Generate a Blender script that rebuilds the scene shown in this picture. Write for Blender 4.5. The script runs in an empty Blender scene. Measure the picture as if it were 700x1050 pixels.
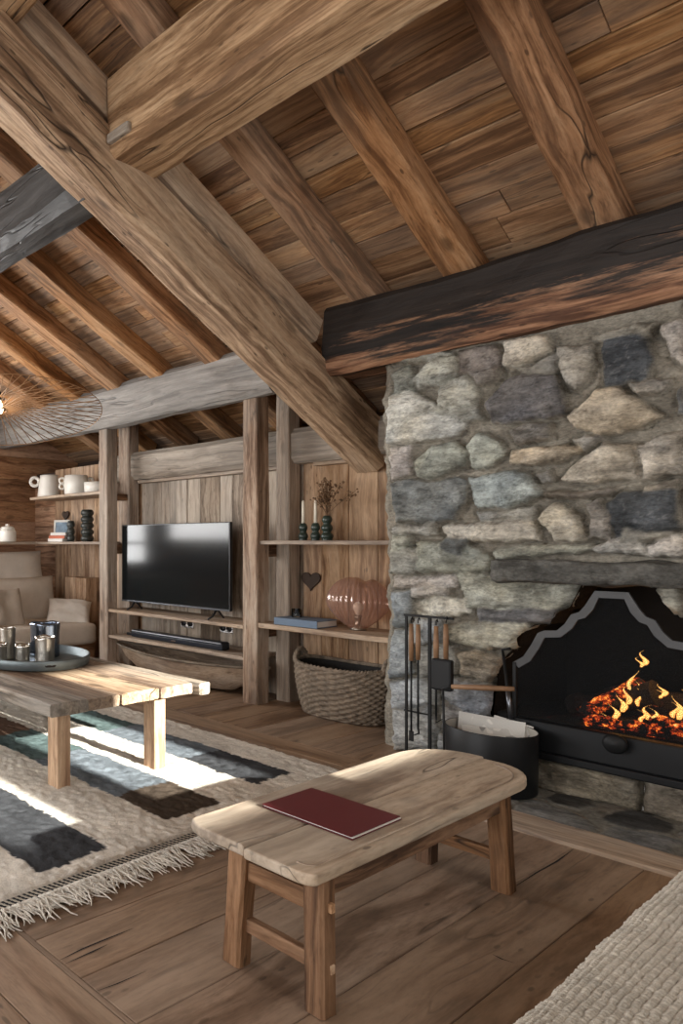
import bpy, bmesh, math, random
import numpy as np
from mathutils import Vector, Matrix, noise as mnoise
PI = math.pi
rng = random.Random(11)
sc = bpy.context.scene
COL = sc.collection

# ------------------------------------------------------------------ camera
TH = math.radians(56.9)
CT, ST = math.cos(TH), math.sin(TH)
FPX, PX0, PY0, EYE = 705.0, 0.0, 556.0, 1.2
cam_d = bpy.data.cameras.new('camera'); cam = bpy.data.objects.new('camera', cam_d); COL.objects.link(cam)
cam.matrix_world = Matrix(((CT, 0, ST, 0), (ST, 0, -CT, 0), (0, 1, 0, EYE), (0, 0, 0, 1)))
cam_d.sensor_width = 36; cam_d.lens = FPX * 36 / 1050
cam_d.shift_x = (350 - PX0) / 1050; cam_d.shift_y = (PY0 - 525) / 1050
cam_d.clip_start = 0.02
sc.camera = cam

def P(x, y, Y=None, X=None, Z=None):
    """the point of the room that a photo position shows, on a plane of known place"""
    t = (x - PX0) / FPX; s = (y - PY0) / FPX
    cx, cy = CT * t - ST, ST * t + CT
    if Y is not None: d = Y / cy
    elif X is not None: d = X / cx
    else: d = (EYE - Z) / s
    return Vector((cx * d, cy * d, EYE - s * d))

# ------------------------------------------------------------------ numpy noise
def _hash(ix, iy, seed):
    n = (ix.astype(np.int64) * 374761393 + iy.astype(np.int64) * 668265263 + seed * 1442695041) & 0x7fffffff
    n = ((n ^ (n >> 13)) * 1274126177) & 0x7fffffff
    return ((n ^ (n >> 16)) & 0xffff) / 65535.0
def vnoise(x, y, seed=0):
    xi, yi = np.floor(x), np.floor(y); fx, fy = x - xi, y - yi
    fx = fx * fx * (3 - 2 * fx); fy = fy * fy * (3 - 2 * fy)
    a = _hash(xi, yi, seed); b = _hash(xi + 1, yi, seed); c = _hash(xi, yi + 1, seed); d = _hash(xi + 1, yi + 1, seed)
    return (a * (1 - fx) + b * fx) * (1 - fy) + (c * (1 - fx) + d * fx) * fy
def fbm(x, y, seed=0, o=4):
    s = 0; a = 0.5
    for k in range(o):
        s = s + a * vnoise(x, y, seed + k * 17); x = x * 2.03; y = y * 2.03; a *= 0.5
    return s / (1 - 0.5 ** o)
def lin(c):
    return tuple((v / 255 / 12.92) if v / 255 <= 0.04045 else ((v / 255 + 0.055) / 1.055) ** 2.4 for v in c)

# ------------------------------------------------------------------ mesh builder
class MB:
    def __init__(s): s.v = []; s.f = []; s.gc = []; s.rn = []; s.col = []; s.sm = []; s.mi = []; s.n = 0
    def add(s, v, f, gc=None, rn=None, smooth=False, col=None, mi=0):
        k = len(v); b = s.n
        s.v.extend([tuple(p) for p in v]); s.f.extend([tuple(i + b for i in q) for q in f])
        s.gc.extend([tuple(p) for p in (gc if gc is not None else v)])
        r = rng.random() if rn is None else rn
        s.rn.extend([r] * k)
        if col is None: s.col.extend([(1, 1, 1)] * k)
        elif isinstance(col, tuple): s.col.extend([col] * k)
        else: s.col.extend([tuple(c) for c in col])
        s.sm.extend([smooth] * len(f)); s.mi.extend([mi] * len(f)); s.n += k
        return s
    def obj(s, name, mats, parent=None):
        me = bpy.data.meshes.new(name); me.from_pydata(s.v, [], s.f)
        a = me.attributes.new('gc', 'FLOAT_VECTOR', 'POINT'); a.data.foreach_set('vector', np.array(s.gc, 'f').ravel())
        a = me.attributes.new('rnd', 'FLOAT', 'POINT'); a.data.foreach_set('value', np.array(s.rn, 'f'))
        a = me.attributes.new('col', 'FLOAT_COLOR', 'POINT')
        c = np.ones((s.n, 4), 'f'); c[:, :3] = np.array(s.col, 'f'); a.data.foreach_set('color', c.ravel())
        me.polygons.foreach_set('use_smooth', s.sm)
        if not isinstance(mats, (list, tuple)): mats = [mats]
        for m in mats: me.materials.append(m)
        me.polygons.foreach_set('material_index', s.mi)
        me.update()
        o = bpy.data.objects.new(name, me); COL.objects.link(o)
        if parent is not None:
            o.parent = parent; o.matrix_parent_inverse = Matrix.Translation(-Vector(parent.location))
        s.made = o
        return o
    # --- shapes
    def box(s, lo, hi, axis=0, bev=0.004, M=None, mi=0, seg=2, rn=None, smooth=False, off=True):
        lo, hi = Vector(lo), Vector(hi); c = (lo + hi) / 2; d = hi - lo
        bm = bmesh.new(); bmesh.ops.create_cube(bm, size=1)
        for v in bm.verts: v.co = Vector((v.co.x * d.x, v.co.y * d.y, v.co.z * d.z))
        if bev > 0: bmesh.ops.bevel(bm, geom=list(bm.edges), offset=min(bev, min(d) * 0.49), segments=seg, profile=0.5, affect='EDGES')
        bm.verts.index_update()
        vs = [v.co.copy() for v in bm.verts]; fs = [[v.index for v in f.verts] for f in bm.faces]; bm.free()
        o = (rng.uniform(0, 40), rng.uniform(0, 40), rng.uniform(0, 40)) if off else (0, 0, 0)
        ax = [axis] + [i for i in range(3) if i != axis]
        gc = [tuple(v[ax[i]] + o[i] for i in range(3)) for v in vs]
        vs = [(M @ (v)) if M is not None else v + c for v in vs]
        if M is not None: vs = [v + c for v in vs]
        return s.add(vs, fs, gc, rn, smooth, mi=mi)
    def beam(s, p0, p1, w, h, rough=0.008, cham=0.02, seg=None, up=(0, 0, 1), taper=1.0, rn=None, cutz=False):
        """a hewn timber: rounded rectangular section, uneven along its length"""
        p0, p1 = Vector(p0), Vector(p1); d = (p1 - p0); L = d.length; d.normalize()
        side = d.cross(Vector(up)).normalized(); u = side.cross(d)
        n = seg or max(6, int(L / 0.09))
        sec = []
        a, b, c = w / 2, h / 2, min(cham, w * .4, h * .4)
        def edge(q0, q1, m):
            for i in range(m): t = i / m; sec.append((q0[0] * (1 - t) + q1[0] * t, q0[1] * (1 - t) + q1[1] * t))
        k = 5
        edge((-a + c, -b), (a - c, -b), k); edge((a - c, -b), (a, -b + c), 2); edge((a, -b + c), (a, b - c), k); edge((a, b - c), (a - c, b), 2)
        edge((a - c, b), (-a + c, b), k); edge((-a + c, b), (-a, b - c), 2); edge((-a, b - c), (-a, -b + c), k); edge((-a, -b + c), (-a + c, -b), 2)
        ns = len(sec); so = Vector((rng.uniform(0, 50), rng.uniform(0, 50), rng.uniform(0, 50)))
        vs, gc, fs = [], [], []
        for i in range(n + 1):
            t = i / n; sc_ = 1 + (taper - 1) * t
            for (x, y) in sec:
                q = Vector((t * L, x, y))
                dx = mnoise.noise(Vector((q.x * 1.3, x * 4, y * 4)) + so) * rough + mnoise.noise(Vector((q.x * 7, x * 14, y * 14)) + so) * rough * .35
                dy = mnoise.noise(Vector((q.x * 1.3, x * 4, y * 4)) - so) * rough + mnoise.noise(Vector((q.x * 7, x * 14, y * 14)) - so) * rough * .35
                px, py = x * sc_ + dx, y * sc_ + dy
                vs.append(p0 + d * (t * L) + side * px + u * py)
                gc.append((t * L + so.x, px + so.y, py + so.z))
        for i in range(n):
            for j in range(ns):
                fs.append((i * ns + j, (i + 1) * ns + j, (i + 1) * ns + (j + 1) % ns, i * ns + (j + 1) % ns))
        fs.append(tuple(range(ns))); fs.append(tuple(n * ns + j for j in reversed(range(ns))))
        return s.add(vs, fs, gc, rn, False)
    def tube(s, pts, r, n=8, smooth=True, closed=False, rn=None, mi=0, cap=True, col=None):
        pts = [Vector(p) for p in pts]; m = len(pts); vs, fs, gc = [], [], []
        prev = None; acc = 0
        for i, p in enumerate(pts):
            if closed: t = pts[(i + 1) % m] - pts[i - 1]
            else: t = pts[min(i + 1, m - 1)] - pts[max(i - 1, 0)]
            t.normalize()
            if prev is None:
                a = t.orthogonal().normalized()
            else:
                a = prev - t * prev.dot(t)
                a = a.normalized() if a.length > 1e-6 else t.orthogonal().normalized()
            prev = a; b = t.cross(a)
            rr = r[i] if isinstance(r, (list, tuple)) else r
            if i: acc += (pts[i] - pts[i - 1]).length
            for j in range(n):
                an = 2 * PI * j / n
                vs.append(p + a * math.cos(an) * rr + b * math.sin(an) * rr); gc.append((acc, math.cos(an) * rr, math.sin(an) * rr))
        for i in range(m if closed else m - 1):
            for j in range(n):
                i2 = (i + 1) % m
                fs.append((i * n + j, i * n + (j + 1) % n, i2 * n + (j + 1) % n, i2 * n + j))
        if not closed and cap: fs.append(tuple(reversed(range(n)))); fs.append(tuple((m - 1) * n + j for j in range(n)))
        return s.add(vs, fs, gc, rn, smooth, mi=mi, col=col)
    def lathe(s, prof, c, n=32, sx=1, sy=1, fn=None, mi=0, smooth=True, rot=0, close=True):
        """profile [(r,z)...] turned about the vertical through c"""
        c = Vector(c); vs, fs, gc = [], [], []; m = len(prof); off = rng.uniform(0, 30)
        for i, (r, z) in enumerate(prof):
            for j in range(n):
                a = 2 * PI * j / n
                rr, zz = (r, z) if fn is None else fn(r, z, a)
                x, y = math.cos(a) * rr * sx, math.sin(a) * rr * sy
                vs.append(c + Vector((x * math.cos(rot) - y * math.sin(rot), x * math.sin(rot) + y * math.cos(rot), zz))); gc.append((x + off, y, zz))
        for i in range(m - 1):
            for j in range(n): fs.append((i * n + j, i * n + (j + 1) % n, (i + 1) * n + (j + 1) % n, (i + 1) * n + j))
        if close:
            if prof[0][0] > 1e-5: fs.append(tuple(reversed(range(n))))
            if prof[-1][0] > 1e-5: fs.append(tuple((m - 1) * n + j for j in range(n)))
        return s.add(vs, fs, gc, None, smooth, mi=mi)
    def prism(s, poly, z0, z1, T=None, bev=0.0, mi=0, axis=0, rn=None, smooth=False):
        """outline (2D) given thickness, edges eased; T maps (a,b,h) to the room"""
        bm = bmesh.new(); vb = [bm.verts.new((x, y, z0)) for x, y in poly]; f = bm.faces.new(vb)
        r = bmesh.ops.extrude_face_region(bm, geom=[f])
        for e in r['geom']:
            if isinstance(e, bmesh.types.BMVert): e.co.z = z1
        bmesh.ops.recalc_face_normals(bm, faces=list(bm.faces))
        if bev:
            ed = [e for e in bm.edges if abs(e.verts[0].co.z - e.verts[1].co.z) < 1e-9]
            bmesh.ops.bevel(bm, geom=ed, offset=bev, segments=3, profile=0.5, affect='EDGES')
        bm.verts.index_update(); o = rng.uniform(0, 40)
        vs = [v.co.copy() for v in bm.verts]; fs = [[v.index for v in q.verts] for q in bm.faces]; bm.free()
        gc = [((v.x, v.y, v.z), (v.y, v.x, v.z), (v.z, v.x, v.y))[axis] for v in vs]; gc = [(g[0] + o, g[1] + o * .7, g[2]) for g in gc]
        if T: vs = [T(v.x, v.y, v.z) for v in vs]
        return s.add(vs, fs, gc, rn, smooth, mi=mi)
    def grid(s, V, col=None, smooth=True, mask=None, gc=None, mi=0, rn=0.5):
        """V: (n,m,3) array"""
        n, m, _ = V.shape; idx = np.arange(n * m).reshape(n, m)
        q = np.stack([idx[:-1, :-1], idx[1:, :-1], idx[1:, 1:], idx[:-1, 1:]], -1).reshape(-1, 4)
        if mask is not None: q = q[mask.reshape(-1)]
        return s.add(V.reshape(-1, 3).tolist(), q.tolist(), None if gc is None else gc.reshape(-1, 3).tolist(), rn, smooth,
                     None if col is None else col.reshape(-1, 3).tolist(), mi)

def tag(o, label, cat, group=None, kind=None):
    if label: o['label'] = label
    if cat: o['category'] = cat
    if group: o['group'] = group
    if kind: o['kind'] = kind
    return o
def struct(o): o['kind'] = 'structure'; return o
def thing(name, loc, label, cat, group=None):
    o = bpy.data.objects.new(name, None); COL.objects.link(o); o.location = loc; o.empty_display_size = .1
    return tag(o, label, cat, group)
def TZ(z): return lambda a, b, h: Vector((a, b, h + z))

# ------------------------------------------------------------------ materials
def newmat(name):
    m = bpy.data.materials.new(name); m.use_nodes = True; nt = m.node_tree
    b = nt.nodes['Principled BSDF']; return m, nt, b
def N(nt, t, **kw):
    n = nt.nodes.new(t)
    for k, v in kw.items():
        if k.startswith('i_'): n.inputs[k[2:].replace('_', ' ')].default_value = v
        else: setattr(n, k, v)
    return n
def ramp(nt, fac, stops):
    r = nt.nodes.new('ShaderNodeValToRGB'); e = r.color_ramp.elements
    while len(e) > 1: e.remove(e[-1])
    e[0].position, e[0].color = stops[0][0], (*stops[0][1], 1)
    for p, c in stops[1:]: q = e.new(p); q.color = (*c, 1)
    nt.links.new(fac, r.inputs[0]); return r.outputs[0]
def mixc(nt, fac, a, b, mode='MIX'):
    m = nt.nodes.new('ShaderNodeMix'); m.data_type = 'RGBA'; m.blend_type = mode; m.clamp_factor = True
    for i, v in ((0, fac), (6, a), (7, b)):
        if isinstance(v, (int, float)): m.inputs[i].default_value = v
        elif isinstance(v, tuple): m.inputs[i].default_value = (*v, 1)
        else: nt.links.new(v, m.inputs[i])
    return m.outputs[2]
def math_(nt, op, a, b=None, clamp=False):
    m = nt.nodes.new('ShaderNodeMath'); m.operation = op; m.use_clamp = clamp
    for i, v in ((0, a), (1, b)):
        if v is None: continue
        if isinstance(v, (int, float)): m.inputs[i].default_value = v
        else: nt.links.new(v, m.inputs[i])
    return m.outputs[0]
def attr(nt, name): return N(nt, 'ShaderNodeAttribute', attribute_name=name)
def mapped(nt, vec, scale):
    m = nt.nodes.new('ShaderNodeMapping'); m.inputs['Scale'].default_value = scale; nt.links.new(vec, m.inputs['Vector']); return m.outputs[0]
def noise_(nt, vec, scale=1, detail=4, rough=.55, dist=0):
    n = N(nt, 'ShaderNodeTexNoise'); n.inputs['Scale'].default_value = scale; n.inputs['Detail'].default_value = detail
    n.inputs['Roughness'].default_value = rough; n.inputs['Distortion'].default_value = dist
    if vec is not None: nt.links.new(vec, n.inputs['Vector'])
    return n.outputs['Fac']

def wood(name, dark, mid, light, fine=26., tint=.35, grey=None, grey_amt=.5, crack=.6, knots=.7, rough=.7, bump=.35, char=None, char_band=None, sat=.98):
    """old timber: grain runs with the piece (gc), tone differs from piece to piece (rnd)"""
    m, nt, b = newmat(name)
    gc = attr(nt, 'gc').outputs['Vector']; rnd = attr(nt, 'rnd').outputs['Fac']
    warp = N(nt, 'ShaderNodeTexNoise'); warp.inputs['Scale'].default_value = 1; warp.inputs['Detail'].default_value = 2
    nt.links.new(mapped(nt, gc, (1.6, 5, 5)), warp.inputs['Vector'])
    va = N(nt, 'ShaderNodeVectorMath', operation='MULTIPLY_ADD'); nt.links.new(warp.outputs['Color'], va.inputs[0]); va.inputs[1].default_value = (0, .12, .12); nt.links.new(gc, va.inputs[2])
    g = va.outputs[0]
    n1 = noise_(nt, mapped(nt, g, (.9, fine, fine)), 1, 5, .6)
    n2 = noise_(nt, mapped(nt, g, (2.5, fine * 4, fine * 4)), 1, 3, .6)
    big = noise_(nt, mapped(nt, gc, (.8, 3, 3)), 1, 3, .5)
    f = math_(nt, 'ADD', math_(nt, 'MULTIPLY', n1, .72), math_(nt, 'MULTIPLY', n2, .28))
    f = math_(nt, 'ADD', f, math_(nt, 'MULTIPLY', math_(nt, 'SUBTRACT', big, .5), .5))
    c = ramp(nt, f, [(.31, tuple(x * .8 for x in dark)), (.40, dark), (.51, mid), (.65, light)])
    # knots
    vo = N(nt, 'ShaderNodeTexVoronoi'); vo.inputs['Scale'].default_value = 1; nt.links.new(mapped(nt, gc, (2.2, 5.5, 5.5)), vo.inputs['Vector'])
    kn = ramp(nt, vo.outputs['Distance'], [(.0, (1, 1, 1)), (.10, (.8, .8, .8)), (.17, (0, 0, 0))])
    knf = math_(nt, 'MULTIPLY', kn, knots)
    c = mixc(nt, knf, c, tuple(x * .35 for x in dark))
    # worm holes, nail holes and flecks
    sp = N(nt, 'ShaderNodeTexVoronoi'); sp.inputs['Scale'].default_value = 1; nt.links.new(mapped(nt, gc, (9, 26, 26)), sp.inputs['Vector'])
    spf = ramp(nt, sp.outputs['Distance'], [(.0, (1, 1, 1)), (.13, (.9, .9, .9)), (.2, (0, 0, 0))])
    spg = ramp(nt, noise_(nt, mapped(nt, gc, (3, 9, 9)), 1, 3), [(.5, (0, 0, 0)), (.6, (1, 1, 1))])
    c = mixc(nt, math_(nt, 'MULTIPLY', math_(nt, 'MULTIPLY', spf, spg), .75), c, tuple(x * .3 for x in dark))
    fl = noise_(nt, mapped(nt, gc, (14, 60, 60)), 1, 3, .7)
    c = mixc(nt, 1.0, c, ramp(nt, fl, [(.34, (.8, .79, .78)), (.5, (1, 1, 1)), (.68, (1.1, 1.1, 1.1))]), 'MULTIPLY')
    # long drying cracks
    cn = noise_(nt, mapped(nt, g, (.55, 8, 8)), 1, 2, .5)
    ck = math_(nt, 'SUBTRACT', 1, math_(nt, 'MULTIPLY', math_(nt, 'ABSOLUTE', math_(nt, 'SUBTRACT', cn, .52)), 70), True)
    gate = ramp(nt, noise_(nt, mapped(nt, gc, (.9, 4, 4)), 1, 2), [(.5, (0, 0, 0)), (.62, (1, 1, 1))])
    ckf = math_(nt, 'MULTIPLY', math_(nt, 'MULTIPLY', ck, gate), crack)
    c = mixc(nt, ckf, c, tuple(x * .15 for x in dark))
    if grey:
        gn = noise_(nt, mapped(nt, gc, (1.1, 4, 4)), 1, 4, .6)
        gn = math_(nt, 'ADD', gn, math_(nt, 'MULTIPLY', math_(nt, 'SUBTRACT', rnd, .5), .45))
        gf = math_(nt, 'MULTIPLY', ramp(nt, gn, [(.42, (0, 0, 0)), (.62, (1, 1, 1))]), grey_amt)
        gcol = mixc(nt, f, tuple(x * .35 for x in grey), tuple(min(1, x * 1.5) for x in grey))
        c = mixc(nt, gf, c, gcol)
    if char:
        cz = N(nt, 'ShaderNodeSeparateXYZ'); geo = N(nt, 'ShaderNodeNewGeometry'); nt.links.new(geo.outputs['Position'], cz.inputs[0])
        zz = math_(nt, 'DIVIDE', math_(nt, 'SUBTRACT', cz.outputs[2], char_band[0]), char_band[1] - char_band[0])
        xx = math_(nt, 'MULTIPLY', math_(nt, 'ADD', cz.outputs[0], 1.5), -.12)
        cn2 = noise_(nt, mapped(nt, gc, (1.1, 13, 13)), 1, 6, .7)
        cf = ramp(nt, math_(nt, 'ADD', math_(nt, 'ADD', zz, xx), math_(nt, 'MULTIPLY', math_(nt, 'SUBTRACT', cn2, .5), 2.2)), [(.35, (0, 0, 0)), (.6, (1, 1, 1))])
        c = mixc(nt, math_(nt, 'MULTIPLY', cf, .97), c, mixc(nt, n1, tuple(x * .3 for x in char), tuple(x * 2.6 for x in char)))
    hsv = N(nt, 'ShaderNodeHueSaturation'); nt.links.new(c, hsv.inputs['Color'])
    nt.links.new(math_(nt, 'ADD', 1 - tint / 2, math_(nt, 'MULTIPLY', rnd, tint)), hsv.inputs['Value'])
    nt.links.new(math_(nt, 'SUBTRACT', sat, math_(nt, 'MULTIPLY', math_(nt, 'FRACT', math_(nt, 'MULTIPLY', rnd, 7.3)), .2)), hsv.inputs['Saturation'])
    nt.links.new(hsv.outputs[0], b.inputs['Base Color'])
    b.inputs['Roughness'].default_value = rough; b.inputs['Specular IOR Level'].default_value = .3
    bp = N(nt, 'ShaderNodeBump'); bp.inputs['Strength'].default_value = bump; bp.inputs['Distance'].default_value = .006
    hgt = math_(nt, 'SUBTRACT', math_(nt, 'ADD', n1, math_(nt, 'MULTIPLY', n2, .5)), math_(nt, 'MULTIPLY', ckf, 1.6))
    nt.links.new(hgt, bp.inputs['Height']); nt.links.new(bp.outputs[0], b.inputs['Normal'])
    return m
def plain(name, col, rough=.5, metal=0, spec=.5, bump=0, bscale=60, var=0, vscale=8, emit=0):
    m, nt, b = newmat(name)
    b.inputs['Roughness'].default_value = rough; b.inputs['Metallic'].default_value = metal; b.inputs['Specular IOR Level'].default_value = spec
    tc = N(nt, 'ShaderNodeTexCoord').outputs['Object']
    n = noise_(nt, tc, vscale, 4)
    c = ramp(nt, n, [(.3, tuple(x * (1 - var) for x in col)), (.7, tuple(min(1, x * (1 + var)) for x in col))])
    nt.links.new(c, b.inputs['Base Color'])
    if bump:
        bp = N(nt, 'ShaderNodeBump'); bp.inputs['Strength'].default_value = bump; bp.inputs['Distance'].default_value = .004
        nt.links.new(noise_(nt, tc, bscale, 3), bp.inputs['Height']); nt.links.new(bp.outputs[0], b.inputs['Normal'])
    if emit: nt.links.new(c, b.inputs['Emission Color']); b.inputs['Emission Strength'].default_value = emit
    return m
def fabric(name, col, scale=450, bump=.5, var=.12):
    m, nt, b = newmat(name); b.inputs['Roughness'].default_value = .95; b.inputs['Specular IOR Level'].default_value = .1
    tc = N(nt, 'ShaderNodeTexCoord').outputs['Object']
    w1 = noise_(nt, mapped(nt, tc, (scale, scale * .15, scale)), 1, 2); w2 = noise_(nt, mapped(nt, tc, (scale * .15, scale, scale)), 1, 2)
    w = math_(nt, 'MULTIPLY', math_(nt, 'ADD', w1, w2), .5); bg = noise_(nt, tc, 7, 3)
    c = ramp(nt, math_(nt, 'ADD', math_(nt, 'MULTIPLY', w, .7), math_(nt, 'MULTIPLY', bg, .3)), [(.3, tuple(x * (1 - var * 2) for x in col)), (.6, tuple(min(1, x * (1 + var)) for x in col))])
    nt.links.new(c, b.inputs['Base Color'])
    bp = N(nt, 'ShaderNodeBump'); bp.inputs['Strength'].default_value = bump; bp.inputs['Distance'].default_value = .002
    nt.links.new(w, bp.inputs['Height']); nt.links.new(bp.outputs[0], b.inputs['Normal'])
    return m
def colmat(name, rough=.9, nscale=90, namp=.35, bump=.5, bscale=120, bdist=.004, spec=.2, aniso=(1, 1, 1)):
    """own colour comes with the mesh (col); fine grain and bump are added here"""
    m, nt, b = newmat(name); b.inputs['Roughness'].default_value = rough; b.inputs['Specular IOR Level'].default_value = spec
    geo = N(nt, 'ShaderNodeNewGeometry').outputs['Position']; ps = mapped(nt, geo, aniso)
    n = noise_(nt, ps, nscale, 5, .65); n2 = noise_(nt, geo, 9, 4, .6)
    c = mixc(nt, 1.0, attr(nt, 'col').outputs['Color'], ramp(nt, math_(nt, 'ADD', math_(nt, 'MULTIPLY', n, .6), math_(nt, 'MULTIPLY', n2, .4)), [(.3, (1 - namp,) * 3), (.5, (1, 1, 1)), (.72, (1 + namp,) * 3)]), 'MULTIPLY')
    nt.links.new(c, b.inputs['Base Color'])
    bp = N(nt, 'ShaderNodeBump'); bp.inputs['Strength'].default_value = bump; bp.inputs['Distance'].default_value = bdist
    nt.links.new(noise_(nt, ps, bscale, 5, .65), bp.inputs['Height']); nt.links.new(bp.outputs[0], b.inputs['Normal'])
    return m

M = {}
M['beam'] = wood('old_beam_wood', (.23, .13, .066), (.46, .295, .165), (.62, .44, .275), fine=24, tint=.12, grey=(.38, .31, .235), grey_amt=.35, crack=1, sat=1.06, bump=.6)
M['rafter'] = wood('rafter_wood', (.17, .078, .034), (.36, .185, .088), (.50, .29, .155), fine=26, tint=.25, grey=(.36, .28, .2), grey_amt=.3, crack=1, bump=.5, sat=1.12)
M['board'] = wood('roof_board_wood', (.20, .10, .046), (.39, .21, .10), (.53, .33, .175), fine=26, tint=.7, grey=(.13, .105, .085), grey_amt=.6, crack=.7, knots=.8, sat=1.1)
M['log'] = wood('brown_grey_log_wood', (.16, .11, .07), (.33, .25, .175), (.47, .37, .27), fine=18, tint=.1, grey=(.36, .31, .25), grey_amt=.6, crack=1, bump=.6)
M['greybeam'] = wood('weathered_grey_beam_wood', (.10, .085, .07), (.25, .22, .19), (.40, .37, .33), fine=18, tint=.1, grey=(.29, .28, .265), grey_amt=.6, crack=1, knots=.6, bump=.8)
M['charbeam'] = wood('fire_blackened_beam_wood', (.10, .04, .018), (.29, .135, .062), (.46, .245, .125), fine=20, tint=.1, crack=1, knots=.5, bump=1, char=(.012, .011, .0105), char_band=(2.16, 2.60))
M['soot'] = wood('sooty_beam_wood', (.014, .013, .013), (.04, .039, .039), (.10, .098, .097), fine=18, tint=.1, grey=(.10, .10, .10), grey_amt=.6, crack=1, bump=.9, rough=.5)
M['post'] = wood('post_wood', (.16, .09, .05), (.33, .21, .13), (.48, .36, .26), fine=26, tint=.2, grey=(.42, .36, .29), grey_amt=.55, bump=.5)
M['wallboard'] = wood('wall_board_wood', (.22, .115, .058), (.43, .265, .15), (.57, .39, .25), fine=20, tint=.35, grey=(.40, .32, .24), grey_amt=.3, knots=.8, crack=.3, sat=1.05)
M['greyboard'] = wood('grey_wall_board_wood', (.17, .12, .08), (.36, .27, .19), (.50, .41, .31), fine=22, tint=.4, grey=(.42, .37, .31), grey_amt=.55, knots=.7, crack=.3)
M['leftboard'] = wood('left_wall_board_wood', (.19, .09, .042), (.36, .19, .098), (.48, .28, .155), fine=18, tint=.3, knots=.6, crack=.3, sat=1.03)
M['shelf'] = wood('shelf_wood', (.22, .14, .085), (.40, .28, .18), (.52, .39, .27), fine=24, tint=.15, grey=(.4, .35, .3), grey_amt=.4, knots=.4)
M['floor'] = wood('oak_floor_wood', (.165, .095, .053), (.27, .17, .104), (.35, .235, .152), fine=13, tint=.25, grey=(.25, .185, .13), grey_amt=.4, crack=.7, knots=.6, rough=.45, bump=.12, sat=1.04)
M['table'] = wood('table_wood', (.17, .10, .058), (.35, .235, .145), (.50, .37, .25), fine=22, tint=.2, grey=(.34, .28, .22), grey_amt=.4, knots=.8, crack=1, bump=.8)
M['tablegrey'] = wood('weathered_plank_wood', (.15, .115, .08), (.31, .25, .185), (.44, .375, .30), fine=20, tint=.15, grey=(.34, .315, .275), grey_amt=.7, crack=1, bump=1)
M['leg'] = wood('table_leg_wood', (.34, .18, .085), (.52, .32, .17), (.62, .42, .25), fine=26, tint=.12, knots=.4, crack=.3)
M['bench'] = wood('bench_top_wood', (.25, .17, .11), (.43, .325, .225), (.56, .445, .325), fine=13, tint=.06, grey=(.42, .36, .285), grey_amt=.6, knots=.5, crack=.9, rough=.55, sat=.98)
M['benchleg'] = wood('bench_leg_wood', (.07, .032, .014), (.185, .095, .046), (.29, .165, .09), fine=22, tint=.2, knots=.8, crack=.9, bump=.5, sat=1.08)
M['stone'] = colmat('field_stone', rough=.9, nscale=55, namp=.6, bump=1, bscale=38, bdist=.016, aniso=(1, 1, 1.9))
M['slate'] = colmat('hearth_slate', rough=.75, nscale=60, namp=.5, bump=.7, bscale=60, bdist=.006)
M['soot_brick'] = plain('sooty_firebox', (.012, .012, .012), .95, bump=.6, bscale=30, var=.3)
M['iron'] = plain('black_iron', (.010, .0105, .011), .55, .1, .3, var=.2)
M['blackpaint'] = plain('black_painted_steel', (.008, .009, .0105), .45, .0, .28)
M['steel'] = plain('grey_steel_band', (.075, .077, .08), .6, .2, .4, var=.15)
M['toolwood'] = plain('tool_handle_wood', (.22, .12, .06), .6, var=.25, vscale=20)
M['rug'] = colmat('wool_pile', rough=1, nscale=130, namp=.35, bump=.8, bscale=170, bdist=.009, spec=.05)
M['knit'] = colmat('knitted_wool', rough=1, nscale=160, namp=.3, bump=.7, bscale=420, bdist=.003, spec=.05)
M['linen'] = fabric('grey_linen', (.55, .49, .42))
M['linen2'] = fabric('pale_linen', (.58, .53, .47))
M['linen3'] = fabric('dark_linen', (.40, .34, .28))
M['white'] = plain('white_ceramic', (.72, .69, .63), .4, var=.04)
M['darkceramic'] = plain('dark_glazed_ceramic', (.03, .034, .03), .35, var=.3)
M['greenceramic'] = plain('dark_green_glazed_ceramic', (.022, .036, .028), .3, var=.3)
M['wax'] = plain('ivory_candle_wax', (.75, .70, .58), .5)
M['screen'] = plain('glossy_black_screen', (.006, .008, .009), .11, 0, .28)
M['tvplastic'] = plain('black_plastic', (.012, .013, .015), .35)
M['soundbar'] = plain('soundbar_dark_plastic', (.012, .016, .025), .3)
M['silver'] = plain('hammered_silver', (.50, .47, .42), .28, 1, bump=.35, bscale=45, var=.15)
M['bluemetal'] = plain('dark_mirrored_metal', (.16, .19, .24), .15, .9, bump=.15, bscale=25, var=.3)
M['zinc'] = plain('galvanised_tray_metal', (.16, .19, .20), .45, .6, var=.25)
M['folder'] = plain('burgundy_leather', (.105, .010, .016), .42, bump=.12, bscale=300, var=.06)
M['paper'] = plain('paper_white', (.72, .70, .66), .8)
M['wicker'] = plain('grey_wicker', (.20, .155, .112), .8, var=.4, vscale=26, bump=.4, bscale=120)
M['wickerdark'] = plain('dark_basket_lining', (.02, .018, .016), .9, bump=.5, bscale=40)
M['bluebook'] = plain('blue_cloth_book_cover', (.12, .17, .24), .7, var=.06)
M['dried'] = plain('dried_flower_brown', (.16, .09, .045), .9, var=.5, vscale=40)
M['darkwood'] = plain('dark_stained_wood', (.05, .03, .02), .7, var=.3)
M['chrome'] = plain('chrome_plate', (.75, .75, .75), .18, 1)
M['cable'] = plain('white_cable_plastic', (.6, .58, .54), .5)
M['red'] = plain('orange_red_cover', (.5, .12, .05), .6)
M['bluecover'] = plain('blue_picture', (.2, .28, .36), .6, var=.5, vscale=14)
M['wire'] = plain('copper_wire', (.42, .24, .12), .4, .5)
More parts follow.
